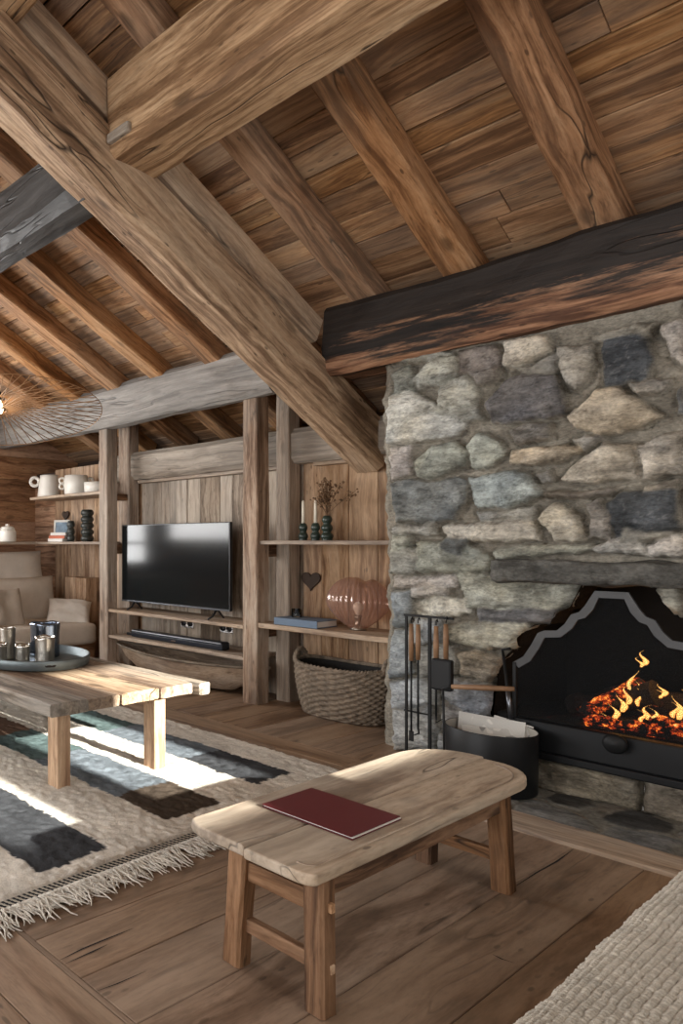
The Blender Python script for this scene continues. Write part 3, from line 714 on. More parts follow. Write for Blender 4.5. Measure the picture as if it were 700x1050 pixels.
def stonefield(gx, gz, stones, mortar, seed, deep=.05, rim=.035, warp=.022, face=.016, grow=.006):
    Xg, Zg = np.meshgrid(gx, gz, indexing='ij')
    wx = Xg + (fbm(Xg * 9, Zg * 9, seed) - .5) * warp * 2 + (fbm(Xg * 34, Zg * 34, seed + 4) - .5) * warp * .8
    wz = Zg + (fbm(Xg * 9 + 31, Zg * 9, seed + 1) - .5) * warp * 2 + (fbm(Xg * 34 + 9, Zg * 34, seed + 5) - .5) * warp * .8
    H = (fbm(Xg * 14, Zg * 14, seed + 2) - .5) * .026 + (fbm(Xg * 60, Zg * 60, seed + 8) - .5) * .010
    mt = np.array(mortar)[None, None, :] * (.72 + .56 * fbm(Xg * 16, Zg * 16, seed + 3))[..., None]
    C = mt.copy()
    for k, (poly, col) in enumerate(stones):
        xs = [p[0] for p in poly]; zs = [p[1] for p in poly]
        i0, i1 = np.searchsorted(gx, [min(xs) - .05, max(xs) + .05]); j0, j1 = np.searchsorted(gz, [min(zs) - .05, max(zs) + .05])
        if i1 <= i0 or j1 <= j0: continue
        sx, sz = wx[i0:i1, j0:j1], wz[i0:i1, j0:j1]
        d = sdf(poly, sx, sz) + grow
        t = np.clip(d / rim, 0, 1); prof = np.sqrt(1 - (1 - t) ** 2)
        ux, uz = Xg[i0:i1, j0:j1], Zg[i0:i1, j0:j1]
        facet = (fbm(ux * 7 + k, uz * 12, seed + 20 + k, 5) - .5)
        ridg = np.abs(fbm(ux * 11 + k * 3, uz * 26, seed + 60 + k, 4) - .5)
        tilt = ((ux - np.mean(xs)) * rng.uniform(-.12, .12) + (uz - np.mean(zs)) * rng.uniform(-.15, .12))
        ch = np.full(ux.shape, 9.)
        cxm, czm = np.mean(xs), np.mean(zs); wx2, wz2 = max(xs) - min(xs) + .02, max(zs) - min(zs) + .02
        for q in range(6):
            an = rng.uniform(0, 2 * PI); sl = rng.uniform(.10, .34)
            ch = np.minimum(ch, rng.uniform(.008, .026) * face / .016 + sl * face / .016 * .5 * ((ux - cxm) * math.cos(an) + (uz - czm) * math.sin(an)))
        h = (deep * rng.uniform(.75, 1.2) + np.clip(ch, -.02, .03)) * prof + (facet * face * 3.6 - ridg * face * 1.8 + tilt) * t
        H[i0:i1, j0:j1] -= .014 * np.exp(-((d + .006) / .007) ** 2) * (deep / .055) * (fbm(ux * 9, uz * 9, seed + 300 + k) > .5)
        m = d > 0
        H[i0:i1, j0:j1] = np.where(m, np.maximum(H[i0:i1, j0:j1], h), H[i0:i1, j0:j1])
        streak = fbm(ux * 8 + uz * 5 + k, uz * 40, seed + 90 + k, 4)
        blot = fbm(ux * 13 + k * 5, uz * 13, seed + 130 + k, 4)
        hue = fbm(ux * 6 + k * 9, uz * 6, seed + 170 + k, 3) - .5
        v = .02 + 1.0 * streak + 1.0 * blot
        crk = np.clip(1 - np.abs(fbm(ux * 6 + k * 4, uz * 15, seed + 250 + k, 5) - .5) * 38, 0, 1)
        h = h - crk * .007 * t; v = v * (1 - .45 * crk)
        cc = (np.array(col) * .66 + np.mean(col) * np.array((1.0, 1.0, .94)) * .34 + .012)[None, None, :] * 1.2 * np.clip(v, .3, 2)[..., None]
        cc = cc * (1 + hue[..., None] * np.array([.16, .04, -.18]))
        vein = np.clip(1 - np.abs(fbm(ux * 10 + k * 2, uz * 16, seed + 210 + k, 4) - .5) * 45, 0, 1) * (rng.random() < .4) * .22
        cc = cc * (1 - vein[..., None]) + vein[..., None] * .45
        edge = np.clip(d / .012, 0, 1)[..., None]
        C[i0:i1, j0:j1] = np.where(m[..., None], cc * edge + C[i0:i1, j0:j1] * (1 - edge), C[i0:i1, j0:j1])
    return Xg, Zg, H, np.clip(C, .005, .9)
gx = np.arange(X0C, X1C + 1e-6, .0075); gz = np.arange(0, Z1C + 1e-6, .0075)
Xg, Zg, Hh, Cc = stonefield(gx, gz, stones, lin((146, 140, 128)), 3, .068, .03, .022, .022, .011)
sd = sdf(opening, Xg + (fbm(Xg * 11, Zg * 11, 77) - .5) * .04, Zg + (fbm(Xg * 11, Zg * 11, 78) - .5) * .03)
g0, g1 = np.gradient(sd, .0075); gl = np.maximum(np.hypot(g0, g1), .3)
snap = np.where(np.abs(sd) < .0062, -sd / gl ** 2, 0)
inside = sd > .0005
Vv = np.stack([Xg + snap * g0, YC - Hh, Zg + snap * g1], -1)
rnd_ = np.clip(1 + sd / .03, 0, 1) ** 2 * (sd < .02); Vv[..., 1] += rnd_ * .03
cmid = .25 * (sd[:-1, :-1] + sd[1:, :-1] + sd[:-1, 1:] + sd[1:, 1:]) > .0
# left corner: rounded off, with an uneven outline
wob = (fbm(Zg * 5, Zg * 0, 5) - .5) * .07 + (fbm(Zg * 22, Zg * 0, 6) - .5) * .03
fall = np.clip(1 - (Xg - X0C) / .05, 0, 1)
Vv[..., 1] += fall ** 2 * .05
Vv[..., 0] += wob * np.clip(1 - (Xg - X0C) / .25, 0, 1)
mask = ~cmid
mb = MB(); mb.grid(Vv, Cc, True, mask)
# left flank of the chimney going back to the wall
ny = 40; ys = np.linspace(0, 1, ny)
Fl = np.zeros((ny, len(gz), 3)); Fc = np.zeros_like(Fl)
for i, t in enumerate(ys):
    Fl[i, :, 0] = Vv[0, :, 0] + (fbm(gz * 9, gz * 0 + t * 6, 40) - .5) * .06 * min(1, t * 6); Fl[i, :, 1] = Vv[0, :, 1] * (1 - t) + (YB + .03) * t; Fl[i, :, 2] = gz
    Fc[i] = np.array(lin((138, 132, 120)))[None] * (.6 + .8 * fbm(gz * 6, gz * 0 + t * 5, 41))[:, None]
mb.grid(Fl, Fc, True)
# jambs of the opening, going back
op = opening
for i in range(len(op)):
    a, b = op[i], op[(i + 1) % len(op)]
    if abs(a[1] - .15) < 1e-3 and abs(b[1] - .15) < 1e-3: continue
    n = max(1, int(math.dist(a, b) / .03))
    A = np.zeros((n + 1, 8, 3))
    for q in range(n + 1):
        for r in range(8):
            t = q / n; A[q, r] = (a[0] + (b[0] - a[0]) * t, YC - .03 + .24 * r / 7, a[1] + (b[1] - a[1]) * t)
    mb.grid(A, np.broadcast_to(np.array([.02, .019, .018]), A.shape).copy(), False)
mb.obj('chimney_breast', M['stone'], CH)
# fire chamber
mb = MB(); x0, x1 = OCX - .52, OCX + .52; y0, y1 = YC + .1, 4.78; z0, z1 = .15, 1.35
v = [(x0, y0, z0), (x1, y0, z0), (x1 - .12, y1, z0), (x0 + .12, y1, z0), (x0, y0, z1), (x1, y0, z1), (x1 - .12, y1, z1), (x0 + .12, y1, z1)]
mb.add(v, [(0, 1, 2, 3), (0, 3, 7, 4), (3, 2, 6, 7), (1, 5, 6, 2), (4, 7, 6, 5)])
mb.box((x0 + .02, YC - .0, .15), (x1 - .02, y1 - .02, .315), 0, .01)
mb.obj('fire_chamber', M['soot_brick'], CH)
# mantel slab
gx2 = np.arange(-1.58, .1, .008); prof = [(.0, .112), (-.10, .112), (-.165, .108), (-.18, .095), (-.182, .03), (-.172, .008), (-.12, .0), (.0, -.005)]
pr = []
for (a, b) in zip(prof[:-1], prof[1:]):
    n = max(1, int(math.dist(a, b) / .01))
    for i in range(n): pr.append((a[0] + (b[0] - a[0]) * i / n, a[1] + (b[1] - a[1]) * i / n))
pr.append(prof[-1]); pr = np.array(pr)
A = np.zeros((len(gx2), len(pr), 3)); XX = np.repeat(gx2[:, None], len(pr), 1); SS = np.repeat(np.arange(len(pr))[None] * .01, len(gx2), 0)
endt = np.clip((XX + 1.58) / .07, 0, 1) ** .5
A[..., 0] = XX; A[..., 1] = YC - .005 + pr[None, :, 0] * (.55 + .45 * endt) + (fbm(XX * 8, SS * 14, 301) - .5) * .07 + (fbm(XX * 30, SS * 40, 302) - .5) * .03
A[..., 2] = 1.0 + pr[None, :, 1] + (fbm(XX * 7, SS * 6, 303) - .5) * .03
cc = np.array(lin((96, 95, 91)))[None, None] * (.35 + 1.3 * fbm(XX * 6, SS * 30 + XX * 3, 304))[..., None]
mb = MB(); mb.grid(A, cc, True); mb.add(A[0].reshape(-1, 3).tolist(), [tuple(range(len(pr)))], col=tuple(lin((120, 112, 100))))
t = mb.obj('mantel_slab', M['stone'], CH); t['label'] = 'dark flat stone mantel slab'
# raised stone curb under the fire and slate hearth
curb = []
x = -1.66
for w, c in ((.16, (128, 124, 112)), (.50, (136, 126, 106)), (.42, (142, 128, 106)), (.4, (130, 122, 108)), (.5, (140, 130, 114))):
    curb.append(([(x + .01, .0), (x + w - .012, .0), (x + w - .008, .145), (x + w * .5, .158), (x + .012, .15)], lin(c))); x += w
gx3 = np.arange(-1.70, .35, .007); gz3 = np.arange(-.01, .165, .007)
Xc, Zc, Hc, Ccc = stonefield(gx3, gz3, curb, lin((110, 104, 92)), 900, .045, .03, .012)
Vc = np.stack([Xc, 4.07 - Hc, Zc], -1)
Vc[:, -1, 1] += .05
mb = MB(); mb.grid(Vc, Ccc, True)
mb.box((-1.69, 4.08, -.01), (.35, 4.2, .152), 0, .01)
mb.col[-24:] = [tuple(lin((84, 78, 68)))] * 24; mb.obj('hearth_curb', M['stone'], CH)
def hp(x, y): p = P(500 + x / 3.5, 680 + y / 3.5, Z=.012); return (p.x, p.y)
slabs = [([hp(*q) for q in s], lin(c)) for s, c in ((((100,510),(165,485),(330,540),(395,590),(360,610),(240,580),(105,545)), (104,105,104)), (((215,480),(260,465),(375,488),(385,510),(330,520),(240,500)), (58,58,58)),
    (((415,550),(480,520),(560,535),(670,575),(640,605),(540,595),(440,570)), (56,56,56)), (((400,605),(450,580),(540,600),(640,620),(690,640),(640,690),(500,650)), (98,99,99)), (((395,500),(430,500),(520,515),(450,535),(400,545)), (112,104,92)),
    (((20,470),(100,460),(180,460),(150,480),(60,520)), (110,108,102)), (((-120,520),(-10,480),(60,530),(-60,560)), (100,100,100)), (((680,600),(760,600),(800,640),(740,660)), (90,90,88)), (((-260,470),(-120,440),(-20,460),(-140,510)), (90,92,94)),
    (((720,680),(900,690),(980,760),(820,760)), (90,90,92)))]
gx4 = np.arange(-1.95, .3, .0075); gy4 = np.arange(3.555, 4.12, .0075)
Xh, Yh, Hh2, Ch = stonefield(gx4, gy4, slabs, lin((122, 120, 112)), 500, .014, .03, .02, .004)
mb = MB(); mb.grid(np.stack([Xh, Yh, .004 + Hh2 * .6], -1), Ch, True)
mb.obj('slate_hearth', M['slate'], CH)
mb = MB(); mb.box((-2.02, 3.355, -.01), (.35, 3.565, .016), 0, .006, seg=2)
t = mb.obj('hearth_edging', M['shelf'], CH); t['label'] = 'pale oak board edging the hearth'

# ---- fire screen standing in the opening
YS = 4.035
FS = thing('fire_screen', (OCX, YS, .15), 'black mesh fire screen with a stepped arched grey rim in front of the fire', 'fire screen')
hs = [P(x, y, Y=YS) for x, y in ((527, 678.5), (537, 673), (545, 661), (551.5, 649), (558, 646.5), (571, 646.5), (579, 640), (585.7, 630), (594, 627.5), (600, 621), (610, 605.8), (632, 604.6))]
hs = [(p.x, p.z) for p in hs][:-1]
W = [(x, z) for x, z in hs] + [(2 * OCX - x, z) for x, z in reversed(hs)]
def inset(pl, d):
    out = []
    for i, p in enumerate(pl):
        a = Vector(pl[max(i - 1, 0)]); b = Vector(pl[min(i + 1, len(pl) - 1)]); t = (b - a).normalized(); nn = Vector((t.y, -t.x)); out.append((p[0] + nn.x * d, p[1] + nn.y * d))
    return out
Wi = inset(W, .034)
mb = MB(); n = len(W)
v = [(x, YS - .008, z) for x, z in W] + [(x, YS - .008, z) for x, z in Wi] + [(x, YS + .008, z) for x, z in W] + [(x, YS + .008, z) for x, z in Wi]
fs = []
for i in range(n - 1): fs += [(i, i + 1, n + i + 1, n + i), (2 * n + i, 3 * n + i, 3 * n + i + 1, 2 * n + i + 1), (i, 2 * n + i, 2 * n + i + 1, i + 1), (n + i, n + i + 1, 3 * n + i + 1, 3 * n + i)]
fs += [(0, n, 3 * n, 2 * n), (n - 1, 3 * n - 1, 4 * n - 1, 2 * n - 1)]
mb.add(v, fs); t = mb.obj('screen_rim', M['steel'], FS); t['label'] = 'grey steel rim'
zlow = .33
mb = MB(); poly = [(W[0][0], zlow)] + W + [(W[-1][0], zlow)]
mb.add([(x, YS, z) for x, z in poly], [tuple(range(len(poly)))]); t = mb.obj('mesh_panel', M['mesh'], FS); t['label'] = 'fine black wire mesh'
mb = MB(); xl, xr = W[0][0], W[-1][0]
mb.box((xl - .004, YS - .012, .155), (xl + .012, YS + .012, W[0][1]), 2, .003); mb.obj('side_bar', M['iron'], FS); mb = MB(); mb.box((xr - .012, YS - .012, .155), (xr + .004, YS + .012, W[0][1]), 2, .003)
mb.obj('side_bar', M['iron'], FS)
mb = MB(); mb.box((xl, YS - .035, .185), (xr, YS + .03, zlow + .002), 0, .012); mb.box((xl - .03, YS - .05, .155), (xr + .03, YS + .03, .19), 0, .006)
LPN = mb.obj('lower_panel', M['blackpaint'], FS)
kp = P(632, 762, Y=YS - .05)
mb = MB(); pr = [(0, 0), (.034, .004), (.044, .018), (.042, .034), (.022, .048), (.016, .06), (0, .06)]
k0 = mb.n; mb.lathe([(r, z) for r, z in pr], (0, 0, 0), 20)
mb.v = [(kp.x + a, YS - .035 - (.06 - c), kp.z + b) for a, b, c in mb.v]
mb.obj('knob', M['iron'], LPN)

# ---- the fire
def log(p0, p1, r, label, mat):
    mb = MB(); p0, p1 = Vector(p0), Vector(p1); pts = [p0.lerp(p1, i / 9) + Vector((rng.uniform(-.01, .01), 0, rng.uniform(-.012, .012))) for i in range(10)]
    mb.tube(pts, [r * rng.uniform(.75, 1.12) for _ in pts], 10, smooth=False); return tag(mb.obj('burning_log', mat), label, 'log', 'logs in the fire')
log((-1.36, 4.40, .36), (-1.02, 4.34, .50), .06, 'dark charred log slanting up at the left of the fire', M['charlog'])
log((-1.26, 4.24, .36), (-1.08, 4.38, .52), .04, 'glowing log leaning in front of the charred ones', M['ember'])
log((-1.16, 4.46, .40), (-.66, 4.36, .47), .07, 'thick black log lying across the middle of the fire', M['charlog'])
log((-1.02, 4.22, .36), (-.62, 4.26, .37), .045, 'glowing log lying at the front right of the fire', M['ember'])
log((-1.24, 4.2, .34), (-.98, 4.2, .345), .035, 'low glowing log at the front of the fire', M['ember'])
mb = MB(); A = np.zeros((50, 24, 3)); xa = np.linspace(-1.42, -.58, 50); ya = np.linspace(4.16, 4.55, 24); XX, YY = np.meshgrid(xa, ya, indexing='ij')
A[..., 0] = XX; A[..., 1] = YY; A[..., 2] = .312 + .05 * np.clip(1 - ((XX + 1.0) / .42) ** 2, 0, 1) * np.clip(1 - ((YY - 4.35) / .2) ** 2, 0, 1) + (fbm(XX * 30, YY * 30, 91) - .5) * .04
mb.grid(A); tag(mb.obj('ember_bed', M['emberbed']), 'glowing bed of embers and ash under the logs', 'embers', kind='stuff')
mb = MB()
def tongue(px, py0, py1, Y, w):
    a = P(px, py0, Y=Y); b = P(px, py1, Y=Y); h = b.z - a.z; pr = []
    for i in range(12):
        t = i / 11; pr.append((max(.0005, w * (math.sin(PI * min(1, t * .9 + .18)) ** 1.2) * (1 - t) ** .45 if t < 1 else .0004), t * h))
    ph = rng.uniform(0, 6)
    mb.lathe(pr, (a.x, Y, a.z), 10, fn=lambda r, z, an: (r * (1 + .25 * math.sin(an * 2 + z * 40 + ph)), z))
    k = 12 * 10
    for i in range(len(mb.v) - k, len(mb.v)):
        x, y, z = mb.v[i]; t = (z - a.z) / h; mb.v[i] = (x + .025 * math.sin(t * 5 + ph) * t, y, z)
for q in ((648, 716, 687, 4.33, .016), (651, 720, 697, 4.32, .014), (644, 722, 702, 4.30, .013), (654, 724, 706, 4.3, .012), (638, 730, 712, 4.27, .014), (630, 738, 722, 4.24, .013), (680, 714, 702, 4.35, .012), (677, 716, 707, 4.35, .010),
          (664, 738, 722, 4.2, .014), (669, 740, 726, 4.2, .012), (690, 736, 720, 4.24, .014), (696, 738, 714, 4.26, .014), (657, 740, 728, 4.2, .012), (623, 742, 732, 4.22, .012), (706, 730, 708, 4.27, .015)): tongue(*q)
tongue(661, 682, 667, 4.34, .012); tongue(657, 684, 674, 4.34, .008)
tag(mb.obj('flames', M['flame']), 'orange flames rising from the logs behind the screen', 'fire', kind='stuff')
# ================================================================== FURNITURE
# ---- rug
RX0, RX1, RY0, RY1 = -5.6, -1.90, .80, 3.46
RG = thing('wool_rug', (-3.7, 2.1, 0), 'cream wool rug with dark stripes and a fringed end under the coffee table', 'rug')
gx5 = np.arange(RX0, RX1 + 1e-6, .011); gy5 = np.arange(RY0, RY1 + 1e-6, .0095)
XX, YY = np.meshgrid(gx5, gy5, indexing='ij')
wX = XX + (fbm(XX * 6, YY * 6, 61) - .5) * .035 + (fbm(XX * 40, YY * 40, 62) - .5) * .02; wY = YY + (fbm(XX * 6, YY * 6, 63) - .5) * .03 + (fbm(XX * 40, YY * 40, 64) - .5) * .02
cream = np.array(lin((220, 214, 203))); dark = np.array((.055, .058, .064)); brown = np.array((.075, .058, .045)); slate = np.array((.155, .18, .205)); teal = np.array((.10, .14, .14)); rust = np.array((.17, .11, .08))  # slate is the dark wool in sun: sunlight put into the stripe colour
Cg = np.broadcast_to(cream, XX.shape + (3,)).copy() * (.82 + .36 * fbm(XX * 7, YY * 20, 65))[..., None]
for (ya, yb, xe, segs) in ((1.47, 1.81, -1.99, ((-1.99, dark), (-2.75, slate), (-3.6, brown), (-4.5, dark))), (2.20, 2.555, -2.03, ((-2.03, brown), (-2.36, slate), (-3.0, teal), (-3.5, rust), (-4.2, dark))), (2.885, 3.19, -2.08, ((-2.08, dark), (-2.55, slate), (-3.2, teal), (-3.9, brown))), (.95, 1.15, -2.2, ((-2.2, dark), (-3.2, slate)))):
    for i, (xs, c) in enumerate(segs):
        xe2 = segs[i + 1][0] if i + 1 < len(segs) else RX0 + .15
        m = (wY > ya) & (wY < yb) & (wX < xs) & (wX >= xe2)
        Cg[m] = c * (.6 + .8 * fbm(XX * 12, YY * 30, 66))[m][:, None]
Z = .016 + (fbm(XX * 45, YY * 45, 67, 3) - .5) * .016 + (fbm(XX * 8, YY * 8, 68) - .5) * .006
ed = np.minimum(np.minimum(XX - RX0, RX1 - XX), np.minimum(YY - RY0, RY1 - YY)); Z *= np.clip(ed / .02, 0.1, 1)
V5 = np.stack([XX + (fbm(YY * 3, YY * 0, 69) - .5) * .03 - (YY - 1.2) * .03, YY + (fbm(XX * 3, XX * 0, 70) - .5) * .03, Z], -1)
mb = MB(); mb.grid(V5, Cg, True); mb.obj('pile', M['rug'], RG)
xe = lambda y: RX1 - (y - 1.2) * .03
mb = MB(); ny = int((RY1 - RY0) / .011)
for i in range(ny):
    y0 = RY0 + i * .011; x = xe(y0)
    for j in range(3):
        c = (.03, .032, .036) if (i + (0)) % 2 == 0 else (.5, .46, .39)
        sk = j * .006
        mb.add([(x + j * .014, y0 + sk, .012), (x + j * .014 + .015, y0 + sk + .006, .010), (x + j * .014 + .015, y0 + sk + .017, .010), (x + j * .014, y0 + sk + .011, .012)], [(0, 1, 2, 3)], col=c)
mb.add([(xe(RY0), RY0, .006), (xe(RY0) + .045, RY0, .004), (xe(RY1) + .045, RY1, .004), (xe(RY1), RY1, .006)], [(0, 1, 2, 3)], col=(.1, .095, .09))
WE = t = mb.obj('woven_edge', M['rug'], RG); t['label'] = 'black and white checked woven edge'
mb = MB(); y = RY0 + .01
while y < RY1:
    x = xe(y) + .042
    a0 = rng.uniform(-.5, .5); L0 = rng.uniform(.085, .135)
    for s_ in range(5):
        a = a0 + rng.uniform(-.45, .45); L = L0 * rng.uniform(.7, 1.25); pts = []; q = Vector((x, y + rng.uniform(-.008, .008), .012))
        for k in range(7):
            pts.append(q.copy()); a += rng.uniform(-.4, .4); q += Vector((math.cos(a), math.sin(a), 0)) * L / 6; q.z = max(.004, .012 - .0012 * k + rng.uniform(-.002, .004))
        mb.tube(pts, [.0036, .0034, .003, .003, .0028, .0026, .0016], 5, col=tuple(cream * rng.uniform(.8, 1.08)))
    y += rng.uniform(.014, .02)
t = mb.obj('fringe', M['rug'], WE); t['label'] = 'knotted cream wool fringe'; t['kind'] = 'stuff'

# ---- coffee table
TZT = .45
CT_ = thing('coffee_table', (-3.4, 2.42, 0), 'low coffee table of thick rough planks with a metal tray on it', 'table')
def slabT(y0, y1, x0, x1, zt, th, mat, rough, name='plank', cham=.008):
    mb = MB(); mb.beam((x0, (y0 + y1) / 2, zt - th / 2), (x1, (y0 + y1) / 2, zt - th / 2), y1 - y0, th, rough, cham, seg=int((x1 - x0) / .03)); return mb.obj(name, mat, CT_)
slabT(1.905, 2.13, -4.75, -2.50, TZT + .012, .062, M['tablegrey'], .008)
slabT(2.135, 2.36, -4.76, -2.53, TZT - .004, .056, M['table'], .005)
slabT(2.363, 2.62, -4.74, -2.52, TZT, .058, M['table'], .004)
slabT(2.624, 2.86, -4.75, -2.51, TZT + .002, .056, M['table'], .005)
slabT(2.864, 2.95, -4.74, -2.47, TZT + .004, .064, M['tablegrey'], .007)
for (x, y) in ((-2.655, 2.075), (-2.60, 2.67), (-4.62, 2.075), (-4.62, 2.67)):
    mb = MB(); mb.box((x - .04, y - .04, .012), (x + .04, y + .04, TZT - .05), 2, .004); mb.obj('leg', M['leg'], CT_)
mb = MB(); mb.box((-4.5, 2.08, TZT - .10), (-4.42, 2.85, TZT - .05), 1, .004); mb.box((-2.95, 2.0, TZT - .095), (-2.87, 2.88, TZT - .052), 1, .004) if False else None
mb.obj('batten', M['leg'], CT_)

# ---- bench used as a low table
BZ = .37
BN = thing('wooden_bench', (-1.2, 2.25, 0), 'small old wooden bench with a rounded two plank top in the foreground', 'bench')
def outline(fn, n): return [fn(i / n) for i in range(n)]
def halfplank(xi, xo, y0, y1, r0, r1):
    """plank from the middle gap xi to the outer edge xo, with rounded outer corners"""
    s = 1 if xo > xi else -1; pts = [(xi, y0)]
    for k in range(9):
        a = k / 8 * PI / 2; pts.append((xo - s * r0[0] * (1 - math.sin(a)), y0 + r0[1] * (1 - math.cos(a))))
    for k in range(9):
        a = k / 8 * PI / 2; pts.append((xo - s * r1[0] * (1 - math.cos(a)), y1 - r1[1] * (1 - math.sin(a))))
    pts.append((xi, y1))
    return pts if s > 0 else pts[::-1]
mb = MB(); mb.prism(halfplank(-1.203, -1.005, 1.575, 3.0, (.05, .03), (.15, .20)), BZ - .032, BZ, bev=.007, axis=1, rn=.45); FPL = t = mb.obj('front_plank', M['bench'], BN)
mb = MB(); mb.prism(halfplank(-1.212, -1.425, 1.585, 3.03, (.07, .05), (.17, .24)), BZ - .032, BZ - .001, bev=.007, axis=1, rn=.5); mb.obj('rear_plank', M['bench'], BN)
# carved line following the edge
mb = MB()
for s in (1,):
    pl_ = halfplank(-1.203, -1.035, 1.62, 2.955, (.04, .03), (.13, .18))[1:-1]
    pl_ = [(a, b, BZ - .0005) for a, b in pl_]
    den = []
    for a, b in zip(pl_[:-1], pl_[1:]):
        n = max(1, int(math.dist(a, b) / .05)); den += [tuple(Vector(a).lerp(Vector(b), i / n)) for i in range(n)]
    mb.tube(den, .0035, 6)
t = mb.obj('carved_line', M['bench'], FPL)
for (x, y, sx, sy) in ((-1.035, 1.655, 1, -1), (-1.275, 1.655, -1, -1), (-1.045, 2.74, 1, 1), (-1.285, 2.75, -1, 1)):
    mb = MB(); mb.beam((x + sx * .008, y + sy * .012, 0), (x - sx * .004, y - sy * .006, BZ - .031), .058, .062, .004, .008, up=(0, 1, 0), seg=18); mb.obj('leg', M['benchleg'], BN)
for y in (1.66, 2.745):
    for z, h in ((.115, .04), (.27, .055)):
        if y > 2 and z > .2: continue
        mb = MB(); mb.box((-1.255, y - .014, z - h / 2), (-1.06, y + .014, z + h / 2), 0, .004); mb.obj('cross_rail', M['benchleg'], BN)
for x in (-1.045, -1.28):
    mb = MB(); mb.box((x - .012, 1.685, .275), (x + .012, 2.72, BZ - .033), 1, .003); mb.obj('side_rail', M['benchleg'], BN)
for z in (.115, .27):
    mb = MB(); mb.box((-1.012, 1.65, z - .012), (-.998, 1.668, z + .012), 0, .003); t = mb.obj('tenon', M['leg'], BN); t['label'] = 'pale tenon end'
# folder
FD = thing('leather_folder', (-1.21, 2.0, BZ), 'dark red leather folder lying on the bench', 'folder')
def lam(M_): return None
cx_, cy_ = -1.211, 1.996; hw, hl = .146, .133
mb = MB(); mb.box((cx_ - hw, cy_ - hl, BZ + .001), (cx_ + hw, cy_ + hl, BZ + .0035), 0, .0012, seg=1); mb.obj('rear_cover', M['folder'], FD)
mb = MB(); mb.box((cx_ - hw + .004, cy_ - hl + .005, BZ + .004), (cx_ + hw - .002, cy_ + hl - .004, BZ + .0075), 0, .0005, seg=1); t = mb.obj('pages', M['paper'], FD); t['label'] = 'white pages'
mb = MB(); mb.box((cx_ - hw, cy_ - hl, BZ + .008), (cx_ + hw - .004, cy_ + hl - .002, BZ + .0105), 0, .0012, seg=1); mb.obj('front_cover', M['folder'], FD)

# ---- tray with metal cups
TC = Vector((-3.50, 2.52, TZT + .006))
TR = thing('metal_tray', TC, 'round grey metal tray with cut-out handles on the coffee table', 'tray')
mb = MB(); R0 = .35
mb.lathe([(0, .004), (R0 - .02, .004), (R0 - .004, .010), (R0 + .004, .055), (R0 + .008, .060), (R0 + .012, .055), (R0 + .004, .004), (R0 - .006, -.002), (0, -.002)], TC, 64)
TDI = mb.obj('tray_dish', M['zinc'], TR)
for a in (-.32, -.32 + PI):
    mb = MB(); vs_ = []
    for k in range(11):
        da = (k / 10 - .5) * .20
        e = .010 * math.sqrt(max(0, 1 - (abs(k / 10 - .5) * 2) ** 6))
        for z in (.032 - e, .032 + e): rr = R0 + .0085; vs_.append(TC + Vector((math.cos(a + da) * rr, math.sin(a + da) * rr, z)))
    mb.add(vs_, [(2 * k, 2 * k + 2, 2 * k + 3, 2 * k + 1) for k in range(10)]); t = mb.obj('handle_slot', dark_crack, TDI); t['label'] = 'dark handle slot cut in the tray rim'
def cup(x, y, r, h, label, mat, name='metal_cup', grp='metal cups on the tray', flare=1.0):
    z = TC.z + .005; mb = MB(); wv = rng.uniform(0, 6)
    pr = [(0, 0), (r * .92, 0), (r * .97, .006), (r * .94, h * .3), (r * .96, h * .7), (r * 1.0 * flare, h), (r * .95 * flare, h), (r * .90, h * .6), (r * .88, .02), (0, .015)]
    dense = []
    for p, q in zip(pr[:-1], pr[1:]):
        n = max(1, int(math.dist(p, q) / .012)); dense += [(p[0] + (q[0] - p[0]) * i / n, p[1] + (q[1] - p[1]) * i / n) for i in range(n)]
    dense.append(pr[-1])
    mb.lathe(dense, (x, y, z), 32, fn=lambda r_, z_, a: (r_ * (1 + .025 * math.sin(a * 5 + wv) * (r_ > r * .5)), z_ + (.004 * math.sin(a * 4 + wv) if z_ > h * .9 else 0)))
    return tag(mb.obj(name, mat), label, 'cup', grp)
cup(-3.365, 2.52, .062, .165, 'large silver cup at the right of the tray, in front of the dark one', M['silver'])
cup(-3.47, 2.425, .046, .112, 'small silver cup in the middle of the tray', M['silver'])
cup(-3.60, 2.70, .100, .215, 'wide dark mirrored vessel at the back of the tray', M['bluemetal'], 'metal_vessel')
cup(-3.64, 2.42, .062, .20, 'tall silver cup at the left of the tray, cut by the photo edge', M['silver'])
cup(-3.56, 2.315, .048, .115, 'small silver cup at the left edge of the photo', M['silver'])

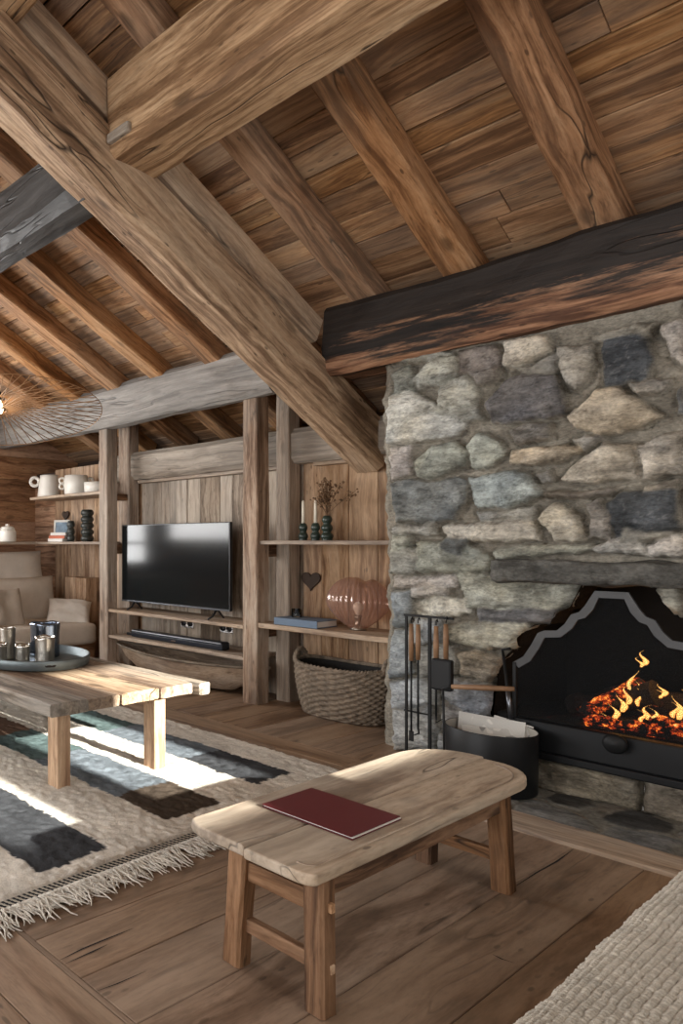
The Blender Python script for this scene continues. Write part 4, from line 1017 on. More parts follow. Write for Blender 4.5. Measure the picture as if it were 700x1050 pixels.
# ---- sofa in the corner
def softbox(mb, lo, hi, r, puff=.02, seed=0, mi=0):
    lo, hi = Vector(lo), Vector(hi); c = (lo + hi) / 2; h = (hi - lo) / 2; n = 18; vs_, fs_ = [], []
    def pt(u, v, w):
        q = Vector((u, v, w)); p = Vector((u * h.x, v * h.y, w * h.z))
        inner = Vector((max(-h.x + r, min(h.x - r, p.x)), max(-h.y + r, min(h.y - r, p.y)), max(-h.z + r, min(h.z - r, p.z))))
        d = p - inner
        if d.length > 1e-6: p = inner + d.normalized() * r
        p += Vector((u * (1 - v * v) * (1 - w * w), v * (1 - u * u) * (1 - w * w), w * (1 - u * u) * (1 - v * v))) * puff
        nn = mnoise.noise((p + Vector((seed, seed * 2, 0))) * 4) * .012 + mnoise.noise((p + Vector((seed, 0, 3))) * 13) * .004
        return c + p + q.normalized() * nn
    for ax in range(3):
        for sg in (-1, 1):
            b = len(vs_)
            for i in range(n + 1):
                for j in range(n + 1):
                    u, v = -math.cos(PI * i / n), -math.cos(PI * j / n); q = [0, 0, 0]; q[ax] = sg; q[(ax + 1) % 3] = u; q[(ax + 2) % 3] = v * sg
                    vs_.append(pt(*q))
            for i in range(n):
                for j in range(n): fs_.append((b + i * (n + 1) + j, b + (i + 1) * (n + 1) + j, b + (i + 1) * (n + 1) + j + 1, b + i * (n + 1) + j + 1))
    mb.add(vs_, fs_, smooth=True, mi=mi); return mb
SF = thing('corner_sofa', (-5.75, 3.4, 0), 'beige linen sofa on a wooden base along the left plank wall', 'sofa')
mb = MB()
for i in range(1): mb.box((-5.22, 2.0, .0), (-5.19, 4.50, .20), 1, .004); mb.box((-6.1, 4.47, 0), (-5.22, 4.50, .22), 0, .004); mb.box((-6.12, 2.0, .15), (-5.22, 4.47, .2), 1, .004)
mb.obj('base', M['benchleg'], SF)
mb = MB(); softbox(mb, (-6.12, 2.0, .195), (-5.17, 4.53, .40), .05, .015, 1); mb.obj('seat_cushion', M['linen'], SF)
mb = MB(); mb.box((-6.28, 2.0, .0), (-6.14, 4.4, .78), 1, .01); mb.obj('backrest', M['linen3'], SF)
# loose cushions: puffed squares with pointed corners
def pillow(w, h, t, mat, loc, rot, label, seed, name='cushion', grp='sofa cushions', corner=.06):
    n = 26; vs_, fs_ = [], []
    for sd in (1, -1):
        b = len(vs_)
        for i in range(n + 1):
            for j in range(n + 1):
                u, v = -math.cos(PI * i / n), -math.cos(PI * j / n)
                f_ = max(0, (1 - u ** 4) * (1 - v ** 4)) ** .55
                pin = 1 - corner * (1 - u * u) * abs(v) ** 3; pin2 = 1 - corner * (1 - v * v) * abs(u) ** 3
                p = Vector((u * w / 2 * pin2, v * h / 2 * pin, sd * t / 2 * f_))
                p.z += f_ * (mnoise.noise(Vector((u * 1.5 + seed, v * 1.5, sd))) * .03 + mnoise.noise(Vector((u * 5 + seed, v * 4, sd))) * .010)
                vs_.append(p)
        for i in range(n):
            for j in range(n):
                q = (b + i * (n + 1) + j, b + (i + 1) * (n + 1) + j, b + (i + 1) * (n + 1) + j + 1, b + i * (n + 1) + j + 1); fs_.append(q if sd > 0 else q[::-1])
    mb = MB(); R_ = rot.to_matrix() if hasattr(rot, 'to_matrix') else rot
    vs_ = [R_ @ p + Vector(loc) for p in vs_]
    mb.add(vs_, fs_, smooth=True); return tag(mb.obj(name, mat), label, 'cushion', grp)
def frame(xa, ya):
    """matrix whose columns are the cushion's width, height and thickness directions"""
    x = Vector(xa).normalized(); y = Vector(ya); y = (y - x * y.dot(x)).normalized(); z = x.cross(y)
    return Matrix((x, y, z)).transposed()
pillow(1.15, .50, .22, M['linen'], (-5.90, 3.98, .595), frame((.02, 1, 0), (-.25, 0, 1)), 'large beige back cushion, the lower one at the far end of the sofa', 3)
pillow(1.15, .42, .24, M['linen2'], (-6.06, 3.93, .90), frame((.02, 1, 0), (-.2, 0, 1)), 'large beige back cushion, the upper one leaning on the wall under the jar', 8)
pillow(.44, .34, .14, M['linen2'], (-5.47, 4.40, .49), frame((.62, .70, -.06), (-.55, .5, .62)), 'small pale cushion at the far end of the sofa seat', 15)
pillow(.5, .42, .16, M['linen3'], (-5.55, 3.62, .55), frame((.1, 1, 0), (-.35, 0, 1)), 'darker cushion at the left edge of the photo', 21)

# ---- knitted sofa in the foreground
KN = thing('knitted_sofa', (-.1, 1.9, 0), 'cream chunky knit covered seat in the bottom right corner', 'sofa')
kx0, kx1, ky0, ky1, kz = -.505, .15, .72, 2.82, .42
sx_ = np.arange(-.40, (kx1 - kx0), .0028); sy_ = np.arange(ky0, ky1, .0028)
SS, YY = np.meshgrid(sx_, sy_, indexing='ij')
pw, ph = .0098, .0125                       # one stitch along the row, one row
S2 = SS + (fbm(SS * 60, YY * 60, 811, 3) - .5) * .006; Y2 = YY + (fbm(SS * 60 + 7, YY * 60, 812, 3) - .5) * .007
row = np.floor(S2 / ph); fs_ = S2 / ph - row
uu = Y2 / pw + .5 * (row % 2) + _hash(row, row * 0, 5) * .4; fu = uu - np.floor(uu); sz_ = .65 + .35 * _hash(row, np.floor(uu), 9)
hk = (np.sin(PI * fs_) ** .6) * (.35 + .65 * np.sin(PI * fu) ** .7) * sz_
tone = _hash(row, np.floor(uu), 21)
dis = hk * .0075 + (fbm(SS * 5, YY * 5, 801) - .5) * .02
r_ = .05
Xk = np.where(SS < 0, kx0, np.where(SS < r_ * PI / 2, kx0 + r_ * (1 - np.cos(np.clip(SS, 0, r_ * PI / 2) / r_)), kx0 + r_ + (SS - r_ * PI / 2)))
Zk = np.where(SS < 0, kz - r_ + SS, np.where(SS < r_ * PI / 2, kz - r_ + r_ * np.sin(np.clip(SS, 0, r_ * PI / 2) / r_), kz))
an = np.clip(SS / r_, 0, PI / 2); Xk = Xk - np.cos(an) * dis; Zk = Zk + np.sin(an) * dis
Zk = Zk + .014 * np.sin(YY * 2.2 + 1)
kc = np.array(lin((190, 184, 172)))[None, None] * (.80 + .18 * tone + .25 * fbm(SS * 9, YY * 9, 802))[..., None]
mb = MB(); mb.grid(np.stack([Xk, YY, Zk], -1), kc, True); t = mb.obj('knitted_cover', M['knit'], KN)
mb = MB(); mb.box((kx0 + .03, ky0 + .01, .05), (kx1, ky1 - .02, kz - .03), 1, .03); mb.obj('seat_base', M['linen2'], KN)

# ---- television and its things
X0t, X1t, Y0t = -4.79, -3.562, 4.49
TV = thing('television', ((X0t + X1t) / 2, Y0t, .575), 'large flat black television on the long shelf', 'television')
z0t, z1t = .652, 1.362
mb = MB(); mb.box((X0t, Y0t, z0t), (X1t, Y0t + .035, z1t), 0, .004); mb.box((X0t + .2, Y0t + .03, z0t + .06), (X1t - .2, Y0t + .065, z1t - .25), 0, .012); TVB = mb.obj('body', M['tvplastic'], TV)
mb = MB(); b_ = .009; mb.add([(X0t + b_, Y0t - .0012, z0t + .016), (X1t - b_, Y0t - .0012, z0t + .016), (X1t - b_, Y0t - .0012, z1t - b_), (X0t + b_, Y0t - .0012, z1t - b_)], [(0, 1, 2, 3)]); mb.obj('screen', M['screen'], TV)
mb = MB(); mb.box((X0t, Y0t - .004, z0t - .002), (X1t, Y0t, z0t + .010), 0, .001); t = mb.obj('lower_bezel', M['chrome'], TV); mb = None
M['bezel'] = plain('brushed_grey_bezel', (.16, .17, .19), .3, .9); t.data.materials[0] = M['bezel']
for x in (X0t + .16, X1t - .14):
    mb = MB(); mb.tube([(x, Y0t - .09, .583), (x, Y0t - .03, .606), (x, Y0t + .016, .66)], [.008, .008, .010], 8); mb.tube([(x, Y0t + .016, .66), (x, Y0t + .10, .585)], .008, 8)
    mb.obj('foot', M['tvplastic'], TV)
mb = MB(); mb.box(((X0t + X1t) / 2 - .018, Y0t - .005, z0t + .002), ((X0t + X1t) / 2 + .018, Y0t - .0042, z0t + .007), 0, 0); mb.obj('badge', M['chrome'], t)
SB = thing('soundbar', (-4.05, 4.5, .335), 'slim dark soundbar on the low shelf under the television', 'soundbar')
mb = MB(); mb.box((-4.62, 4.44, .338), (-3.60, 4.54, .402), 0, .012); SBC = mb.obj('case', M['soundbar'], SB)
mb = MB(); mb.box((-4.60, 4.4385, .372), (-3.62, 4.4405, .378), 0, .0004); mb.obj('light_strip', M['bezel'], SBC)
mb = MB(); mb.box((-4.13, 4.4375, .352), (-4.08, 4.4395, .362), 0, 0); mb.obj('badge', M['chrome'], SBC)
mb = MB(); mb.box((-4.74, 4.5, .337), (-4.655, 4.6, .36), 0, .004); tag(mb.obj('media_box', M['tvplastic']), 'small black box at the left end of the soundbar', 'media box')
for x, w_, lab in ((-4.26, .15, 'chrome socket plate left on the boards between the two television shelves'), (-3.83, .13, 'chrome socket plate right on the boards between the two television shelves')):
    mb = MB(); mb.box((x - w_ / 2, YB - .02, .43), (x + w_ / 2, YB - .008, .51), 0, .004); so_ = tag(mb.obj('wall_socket', M['chrome']), lab, 'socket', 'wall sockets')
    for k in (-.25, .25):
        mb = MB(); mb.lathe([(0, 0), (.025, 0), (.026, .004), (0, .004)], (0, 0, 0), 16); mb.v = [(x + k * w_ + a, YB - .021 - c, .47 + b) for a, b, c in mb.v]; mb.obj('outlet', M['tvplastic'], so_)
mb = MB(); mb.tube([Vector((-3.60 + .19 * math.sin(a), 4.70, .93 + .17 * math.cos(a))) for a in [i * PI / 14 for i in range(15)]], .0055, 6)
tag(mb.obj('cable', M['cable']), 'pale cable looping out behind the right edge of the television', 'cable')
# trough under the low shelf
mb = MB(); n = 40
TRG = thing('wooden_trough', (-4.08, 4.56, 0), 'long shallow wooden dough trough on the floor under the low shelf', 'trough')
pr = [(0, .0), (.30, .0), (.62, .03), (.86, .12), (.97, .215), (1.0, .225), (.95, .22), (.82, .12), (.58, .05), (0, .04)]
mb.lathe(pr, (-4.06, 4.53, .0), 64, sx=.73, sy=.21, fn=lambda r, z, a: (r * (1 + .12 * math.cos(2 * a) ** 2), z + .02 * abs(math.cos(a)) ** 3 * (z > .1)))
mb.obj('hollowed_body', M['shelf'], TRG)
mb = MB(); mb.tube([Vector((-4.06 + math.cos(a) * .73 * (1 + .12 * math.cos(2 * a) ** 2), 4.53 + math.sin(a) * .21 * (1 + .12 * math.cos(2 * a) ** 2), .228 + .02 * abs(math.cos(a)) ** 3)) for a in [2 * PI * i / 72 for i in range(72)]], .011, 7, closed=True)
mb.obj('rim', M['tablegrey'], TRG)

# ---- right bay: candles, flowers, heart, book, lamp, basket
ZS = 1.212
def stick(x, y, label, n_ball, r, h, candle=True):
    g = 'dark green beaded candle holders'
    o = thing('candle_holder' if candle else 'bead_vase', (x, y, ZS), label, 'candle holder' if candle else 'vase', g if candle else None)
    pr = [(0, 0), (r, 0)]; bh = h / n_ball
    for k in range(n_ball):
        for i in range(1, 9): t_ = i / 8; pr.append((r * (.62 + .38 * math.sin(PI * t_)) * (1 - .10 * k) , bh * (k + t_)))
    pr += [(r * .45, h), (r * .4, h - .01), (0, h - .012)]
    mb = MB(); mb.lathe(pr, (x, y, ZS), 24); mb.obj('beaded_body', M['greenceramic'], o)
    return o
for x, lab in ((-2.968, 'ivory candle in the left dark green holder'), (-2.872, 'ivory candle in the right dark green holder')):
    stick(x, 4.55, ('left' if x < -2.9 else 'right') + ' dark green candle holder on the shelf beside the dried flowers', 2, .033, .125)
    mb = MB(); mb.lathe([(0, 0), (.011, 0), (.0095, .165), (.004, .172), (0, .173)], (x, 4.55, ZS + .116), 14)
    c_ = tag(mb.obj('candle', M['wax']), lab, 'candle', 'candles'); mb = MB(); mb.tube([(x, 4.55, ZS + .285), (x + .001, 4.55, ZS + .30)], .0012, 5); mb.obj('wick', M['darkwood'], c_)
stick(-2.785, 4.55, 'dark green beaded vase with dried flowers on the shelf', 3, .041, .175, False)
DF = thing('dried_flowers', (-2.785, 4.55, ZS + .17), 'sprig of brown dried flowers standing in the dark green vase', 'flowers')
st, hd = MB(), MB()
for i in range(11):
    a = rng.uniform(0, 2 * PI); sp = rng.uniform(.03, .15) * (1.2 if math.cos(a) > 0 else .8); H_ = rng.uniform(.12, .28)
    pts = [Vector((-2.785 + math.cos(a) * sp * t_ ** 1.4 + .02 * t_, 4.55 + math.sin(a) * sp * .6 * t_, ZS + .165 + H_ * t_)) for t_ in [k / 6 for k in range(7)]]
    st.tube(pts, .0026, 5)
    for k in range(16):
        q = pts[-1].lerp(pts[3], rng.random() ** 1.5) + Vector((rng.uniform(-.03, .03), rng.uniform(-.03, .03), rng.uniform(-.02, .03))); s_ = rng.uniform(.005, .011)
        hd.lathe([(0, -s_), (s_ * .9, -s_ * .3), (s_, s_ * .4), (0, s_)], q, 6)
        st.tube([pts[rng.randrange(3, 7)], q], .0009, 4)
st.obj('stems', M['dried'], DF); t = hd.obj('flower_heads', M['dried'], DF); t['kind'] = 'stuff'
def heart(x, z, w_, label, Y):
    pts = []
    for i in range(40):
        t_ = 2 * PI * i / 40; pts.append((16 * math.sin(t_) ** 3 / 32 * w_, (13 * math.cos(t_) - 5 * math.cos(2 * t_) - 2 * math.cos(3 * t_) - math.cos(4 * t_)) / 32 * w_))
    mb = MB(); mb.prism(pts, 0, .018, T=lambda a, b, h: Vector((x + a, Y - h, z + b)), bev=.004)
    return tag(mb.obj('wooden_heart', M['darkwood']), label, 'heart ornament')
heart(-3.055, .915, .155, 'dark wooden heart hanging on the boards above the blue book', YB - .009)
heart(-6.0, 1.50, .12, 'dark wooden heart hanging on the boards above the left book shelf', YB - .009)
BK = thing('blue_book', (-2.92, 4.5, .605), 'large blue cloth book lying flat on the shelf beside the rose lamp', 'book')
mb = MB(); mb.box((-3.09, 4.385, .607), (-2.755, 4.63, .612), 0, .001); mb.box((-3.09, 4.385, .652), (-2.755, 4.63, .657), 0, .001); mb.box((-3.09, 4.382, .607), (-2.755, 4.388, .657), 0, .002); mb.obj('cover', M['bluebook'], BK)
mb = MB(); mb.box((-3.085, 4.389, .6125), (-2.76, 4.625, .6515), 0, .001); t = mb.obj('pages', M['paper'], BK); t['label'] = 'cream pages'
mb = MB(); mb.lathe([(0, 0), (.034, 0), (.036, .01), (.036, .06), (.031, .06), (.030, .014), (0, .012)], (-3.0, 4.52, .658), 24); tag(mb.obj('glass_votive', M['glass']), 'small clear glass votive standing on the blue book', 'glass')
LC = Vector((-2.575, 4.57, .605))
LP = thing('rose_glass_lamp', LC, 'heart shaped ribbed rose glass lamp on the shelf beside the chimney', 'lamp')
mb = MB(); R1 = .192
pr = []
for i in range(41):
    t_ = i / 40; a = PI * (t_ - .5); pr.append((max(.0005, math.cos(a)) , math.sin(a)))
def lampf(r, z, a):
    zz = z * .185 + .185; k_ = 1 - .42 * max(0, -z) ** 1.3
    dx = r * math.cos(a)
    top = max(0, z)
    dip = .030 * math.exp(-((dx - .22) / .16) ** 2) * top ** 2 + .012 * math.exp(-(r / .35) ** 2) * top
    rib = 1 + .022 * math.cos(a * 34)
    return (r * R1 * k_ * rib, max(.004, zz - dip))
mb.lathe(pr, LC, 230, sx=1.0, sy=.95, fn=lampf, rot=.45, close=False); mb.obj('ribbed_shade', M['pink'], LP)
mb = MB(); mb.lathe([(0, .003), (.05, .003), (.05, .014), (.02, .02), (.018, .075), (.022, .08), (.022, .10), (0, .10)], LC, 20); BH = mb.obj('bulb_holder', M['silver'], LP)
mb = MB(); mb.lathe([(0, .10), (.014, .104), (.02, .12), (.033, .15), (.03, .172), (.016, .188), (0, .192)], LC, 18); mb.obj('bulb', M['bulboff'], BH)
# basket
BC = Vector((-2.665, 4.56, 0))
BS = thing('wicker_basket', BC, 'oval grey wicker log basket with two loop handles on the floor under the lamp', 'basket')
mb = MB(); nt_, nz = 264, 112; A = np.zeros((nz + 1, nt_ + 1, 3)); th_ = np.linspace(0, 2 * PI, nt_ + 1); zz = np.linspace(0, 1, nz + 1)
TT, ZZ = np.meshgrid(th_, zz); rows = 19
weave = np.cos(TT * 21 + np.floor(ZZ * rows) * PI) * np.abs(np.sin(PI * ZZ * rows)) ** .6
sx_, sy_ = .325, .21
ex = 2.6
cr = np.sign(np.cos(TT)) * np.abs(np.cos(TT)) ** (2 / ex); sr = np.sign(np.sin(TT)) * np.abs(np.sin(TT)) ** (2 / ex)
fl_ = .80 + .20 * np.sin(ZZ * PI / 2) ** .8
A[..., 0] = BC.x + cr * (sx_ * fl_ + weave * .010); A[..., 1] = BC.y + sr * (sy_ * fl_ + weave * .010); A[..., 2] = .005 + ZZ * .335 + .02 * np.cos(TT) ** 2 * ZZ
mb.grid(A, None, True); mb.obj('woven_side', M['wicker'], BS)
mb = MB(); A2 = A[::4].copy(); A2[..., 0] = BC.x + (A2[..., 0] - BC.x) * .93; A2[..., 1] = BC.y + (A2[..., 1] - BC.y) * .92; mb.grid(A2[:, ::-1]); mb.add([tuple(p) for p in A2[2, :-1]], [tuple(range(nt_))]); mb.obj('dark_lining', M['wickerdark'], BS)
mb = MB()
for q in range(2):
    pts = [Vector((BC.x + np.sign(math.cos(a)) * abs(math.cos(a)) ** (2 / ex) * sx_ * .985 + .008 * math.cos(a * 40 + q * PI), BC.y + np.sign(math.sin(a)) * abs(math.sin(a)) ** (2 / ex) * sy_ * .98, .347 + .02 * math.cos(a) ** 2 + .008 * math.sin(a * 40 + q * PI))) for a in [2 * PI * i / 200 for i in range(200)]]
    mb.tube(pts, .010, 6, closed=True)
mb.obj('braided_rim', M['wicker'], BS)
for sg in (-1, 1):
    mb = MB()
    for q in range(2):
        pts = [Vector((BC.x + sg * (sx_ * .97 + .008 * math.cos(a * 9 + q * PI)), BC.y - .02 + math.cos(a) * .075, .35 + math.sin(a) * .085 + .006 * math.sin(a * 9 + q * PI))) for a in [PI * i / 24 for i in range(25)]]
        mb.tube(pts, .010, 7)
    mb.obj('handle', M['wicker'], BS)

# ---- left shelves
def lathe_thing(name, label, cat, c, prof, mat, n=28, parts=(), grp=None, fn=None):
    o = thing(name, c, label, cat, grp); mb = MB(); mb.lathe(prof, c, n, fn=fn); mb.obj('body', mat, o); return o
ZA = 1.69; c = Vector((-5.96, 4.52, ZA))
j = lathe_thing('white_jug', 'white ceramic jug with one round ring handle on the top left shelf', 'jug', c, [(0, 0), (.118, 0), (.125, .01), (.115, .10), (.10, .20), (.098, .235), (.09, .235), (.09, .20), (0, .19)], M['white'])
def ring(parent, centre, r, tr, ax): 
    mb = MB(); mb.tube([Vector(centre) + Vector(ax) * math.cos(a) * r + Vector((0, 0, math.sin(a) * r)) for a in [2 * PI * i / 24 for i in range(24)]], tr, 8, closed=True); mb.obj('ring_handle', M['white'], parent)
rd = Vector((CT, ST, 0))
ring(j, c - rd * .155 + Vector((0, 0, .165)), .045, .018, tuple(rd))
c = Vector((-5.50, 4.52, ZA))
j = lathe_thing('white_pot', 'white ceramic pot with two ring handles on each side on the top left shelf', 'pot', c, [(0, 0), (.108, 0), (.118, .01), (.122, .10), (.118, .195), (.108, .195), (.108, .1), (0, .08)], M['white'])
for sg in (-1, 1):
    for zz_ in (.145, .085): ring(j, c + rd * sg * .145 + Vector((0, 0, zz_)), .026, .012, tuple(rd))
o = thing('white_bowl_stack', (-5.16, 4.5, ZA), 'low white dish beside the pot on the top left shelf', 'dish'); mb = MB(); mb.lathe([(0, 0), (.10, 0), (.12, .01), (.125, .10), (.118, .10), (.11, .02), (0, .015)], (-5.16, 4.5, ZA), 26); mb.obj('bowl', M['white'], o); o.name = 'white_dish'
ZB = 1.205
o = thing('white_jar', (-6.02, 4.02, ZB), 'white lidded jar on the shelf at the left edge of the photo', 'jar')
mb = MB(); mb.lathe([(0, 0), (.085, 0), (.09, .01), (.09, .10), (.078, .125), (0, .125)], (-6.02, 4.02, ZB), 24); mb.obj('body', M['white'], o)
mb = MB(); mb.lathe([(0, .126), (.075, .126), (.078, .14), (.055, .16), (.02, .166), (.02, .185), (0, .19)], (-6.02, 4.02, ZB), 24, fn=lambda r, z, a: (r * (1 + .05 * math.cos(a * 10)), z)); mb.obj('lid', M['white'], o)
def rotbox(mb, c, h, R_, mi=0, bev=.002, axis=0):
    mb.box(Vector(c) - Vector(h), Vector(c) + Vector(h), axis, bev, M=R_, mi=mi, seg=1)
Rf = Matrix.Rotation(.55, 4, 'Z') @ Matrix.Rotation(-.12, 4, 'X')
o = thing('picture_frame', (-5.82, 4.60, ZB), 'small pale picture frame leaning on the book shelf', 'picture frame')
fc = Vector((-5.84, 4.60, ZB + .118))
mb = MB()
for c_, h_ in (((0, 0, .105), (.09, .008, .012)), ((0, 0, -.105), (.09, .008, .012)), ((-.08, 0, 0), (.01, .008, .094)), ((.08, 0, 0), (.01, .008, .094))): rotbox(mb, fc + (Rf @ Vector(c_)), h_, Rf)
mb.obj('frame', M['white'], o)
mb = MB(); rotbox(mb, fc + (Rf @ Vector((0, .002, 0))), (.072, .003, .094), Rf, bev=0); mb.obj('picture', M['bluecover'], o)
for k, (hx, mat, lab) in enumerate((( .10, 'paper', 'white book, lowest of the small pile in front of the picture frame'), (.095, 'red', 'orange book, second in the small pile in front of the picture frame'), (.085, 'paper', 'pale book on top of the small pile in front of the picture frame'))):
    o = thing('book', (-5.70, 4.46, ZB + .001 + k * .032), lab, 'book', 'books in the small pile'); c_ = Vector((-5.70 + k * .01, 4.46, ZB + .017 + k * .032)); Rz = Matrix.Rotation(.2 + .15 * k, 4, 'Z')
    mb = MB(); rotbox(mb, c_ - Vector((0, 0, .0135)), (hx, .07, .002), Rz, bev=.0005); rotbox(mb, c_ + Vector((0, 0, .0135)), (hx, .07, .002), Rz, bev=.0005); rotbox(mb, c_ + (Rz @ Vector((0, -.069, 0))), (hx, .002, .0155), Rz, bev=.0005); mb.obj('cover', M[mat], o)
    mb = MB(); rotbox(mb, c_, (hx - .003, .066, .0112), Rz, bev=0); mb.obj('pages', M['paper'], o)
def balls(x, y, z, r, n, h, label, name='dark_vase'):
    pr = [(0, 0)]; bh = h / n
    for k in range(n):
        for i in range(0, 7): t_ = i / 6; pr.append((r * (.74 + .26 * math.sin(PI * t_)), bh * (k + t_)))
    pr += [(r * .5, h), (r * .45, h - .02), (0, h - .025)]
    o = thing(name, (x, y, z), label, 'vase', 'dark vases'); mb = MB(); mb.lathe(pr, (x, y, z), 24); mb.obj('body', M['darkceramic'], o)
balls(-5.56, 4.5, ZB, .042, 3, .215, 'shorter dark vase on the book shelf')
balls(-5.36, 4.55, ZB, .068, 5, .325, 'taller dark ribbed vase on the book shelf near the post')

# ---- fire tools and log bucket
YT = 3.86
TS = thing('fire_tool_stand', (P(452, 700, Y=YT).x, YT, 0), 'black iron stand hung with wood handled fire tools in front of the chimney', 'fire tool stand')
def TP(x, y, Y=YT): return P(x, y, Y=Y)
x1_, x2_ = TP(415, 632).x, TP(464, 634).x; zt = TP(440, 632.5).z; xp = TP(440.5, 700).x
def bar(mb, a, b, r=.006, n=8): mb.tube([a, b], r, n)
mb = MB(); mb.box((x1_ - .005, YT - .006, zt - .006), (x2_ + .005, YT + .006, zt + .006), 0, .002); mb.obj('top_bar', M['iron'], TS)
mb = MB(); mb.box((xp - .008, YT - .006, .012), (xp + .008, YT + .006, zt - .004), 2, .002); mb.obj('pole', M['iron'], TS)
xl_ = TP(416.5, 700).x; mb = MB(); mb.box((xl_ - .006, YT - .006, .012), (xl_ + .006, YT + .006, zt - .004), 2, .002); mb.obj('outer_pole', M['iron'], TS)
mb = MB(); mb.lathe([(0, 0), (.15, 0), (.15, .008), (.14, .012), (0, .012)], ((x1_ + x2_) / 2, YT, .004), 32, sy=.8); mb.obj('base_plate', M['iron'], TS)
mb = MB(); zb = TP(440, 733).z; mb.box((x1_ - .005, YT - .004, zb - .004), (xp + .01, YT + .004, zb + .004), 0, .001); mb.obj('lower_bar', M['iron'], TS)
def tool(name, px, Y, hz0, hz1, zend, label, head=None):
    x = TP(px, 680, Y).x; o = thing(name, (x, Y, zend), label, 'fire tool', 'fire tools')
    mb = MB(); mb.tube([(x, Y, hz0), (x, Y, (hz0 + hz1) / 2), (x, Y, hz1)], [.011, .013, .010], 10); mb.obj('wooden_handle', M['toolwood'], o)
    mb = MB(); mb.tube([(x, Y, hz1 + .005), (x, Y, hz1 + .025), (x, Y + .012, hz1 + .035), (x, Y + .018, hz1 + .02)], .003, 6); mb.obj('hook', M['iron'], o); mb = MB(); mb.tube([(x, Y, hz0 + .002), (x, Y, zend)], .0052, 8); mb.obj('rod', M['iron'], o)
    if head:
        mb = MB(); head(mb, x, Y, zend); mb.obj('head', M['iron'], o)
ya = YT - .022
def poker_h(mb, x, Y, z): mb.tube([(x, Y, z), (x, Y, z - .035), (x + .03, Y, z - .01)], [.005, .005, .002], 6)
def tongs_h(mb, x, Y, z): mb.box((x - .012, Y - .003, z - .05), (x + .012, Y + .003, z + .005), 2, .002)
def hook_h(mb, x, Y, z): mb.tube([(x, Y, z + .01), (x + .004, Y, z - .02), (x - .02, Y, z - .035)], [.005, .005, .003], 6)
za, zb_ = TP(430, 678).z, TP(430, 640).z
tool('poker', 421.5, ya, za, zb_, .19, 'fire tool hanging leftmost on the iron stand', tongs_h)
tool('fire_tongs', 428.5, ya, za + .01, zb_, .21, 'fire tool hanging second from the left on the iron stand', hook_h)
tool('ash_rake', 447, ya, za, zb_, .30, 'fire tool with brown handle hanging right of the main pole', poker_h)
# shovel hung with its pan, brush across
xs = TP(457, 690, ya).x
o = thing('ash_shovel', (xs, ya, .3), 'black ash shovel with a square pan hanging at the right of the iron stand', 'shovel', 'fire tools')
mb = MB(); mb.tube([(xs, ya, TP(457, 676, ya).z), (xs, ya, TP(457, 655, ya).z), (xs, ya, TP(457, 640, ya).z)], [.011, .013, .010], 10); mb.obj('wooden_handle', M['toolwood'], o)
pz0, pz1 = TP(455, 707, ya).z, TP(455, 675, ya).z; px0, px1 = TP(446, 690, ya).x, TP(467, 690, ya).x
mb = MB(); mb.box((px0, ya - .05, pz0), (px1, ya - .012, pz1), 2, .010); mb.obj('pan', M['blackpaint'], o)
mb = MB(); mb.tube([(xs, ya, zt - .02), (xs, ya + .012, zt + .01), (xs, ya + .018, zt)], .003, 6); mb.obj('hook', M['iron'], o)
yb_ = YT - .10
a, b = P(463, 704, Y=yb_), P(527, 706.5, Y=yb_ + .03)
o = thing('hearth_brush', (a.x, yb_, a.z), 'wooden handle sticking out sideways from the ash shovel towards the fire', 'brush')
mb = MB(); mb.tube([a, a.lerp(b, .5), b], [.011, .014, .011], 10); mb.obj('handle', M['toolwood'], o)
mb = MB(); s0 = P(454, 706, Y=yb_); mb.tube([a, (s0.x, yb_, s0.z)], .006, 8); mb.tube([(s0.x, yb_, s0.z), (s0.x, yb_ + .02, .03)], .006, 8); mb.obj('iron_rod', M['iron'], o)
o_ = thing('leaning_poker', (P(520, 700, Y=4.0).x, 4.0, 0), 'dark iron poker leaning on the stones left of the fire screen', 'poker')
a, b = P(516, 672, Y=4.03), P(524, 738, Y=3.99)
c = a + (b - a) * ((a.z - .03) / (a.z - b.z))
mb = MB(); mb.tube([a, c], .007, 8); mb.tube([a, a + Vector((.0, -.012, .03)), a + Vector((.035, -.012, .04))], .007, 8); mb.obj('rod', M['iron'], o_)
mb = MB(); m_ = a + (b - a) * .5; mb.tube([m_, b], .011, 8); mb.obj('grip', M['bezel'], o_)
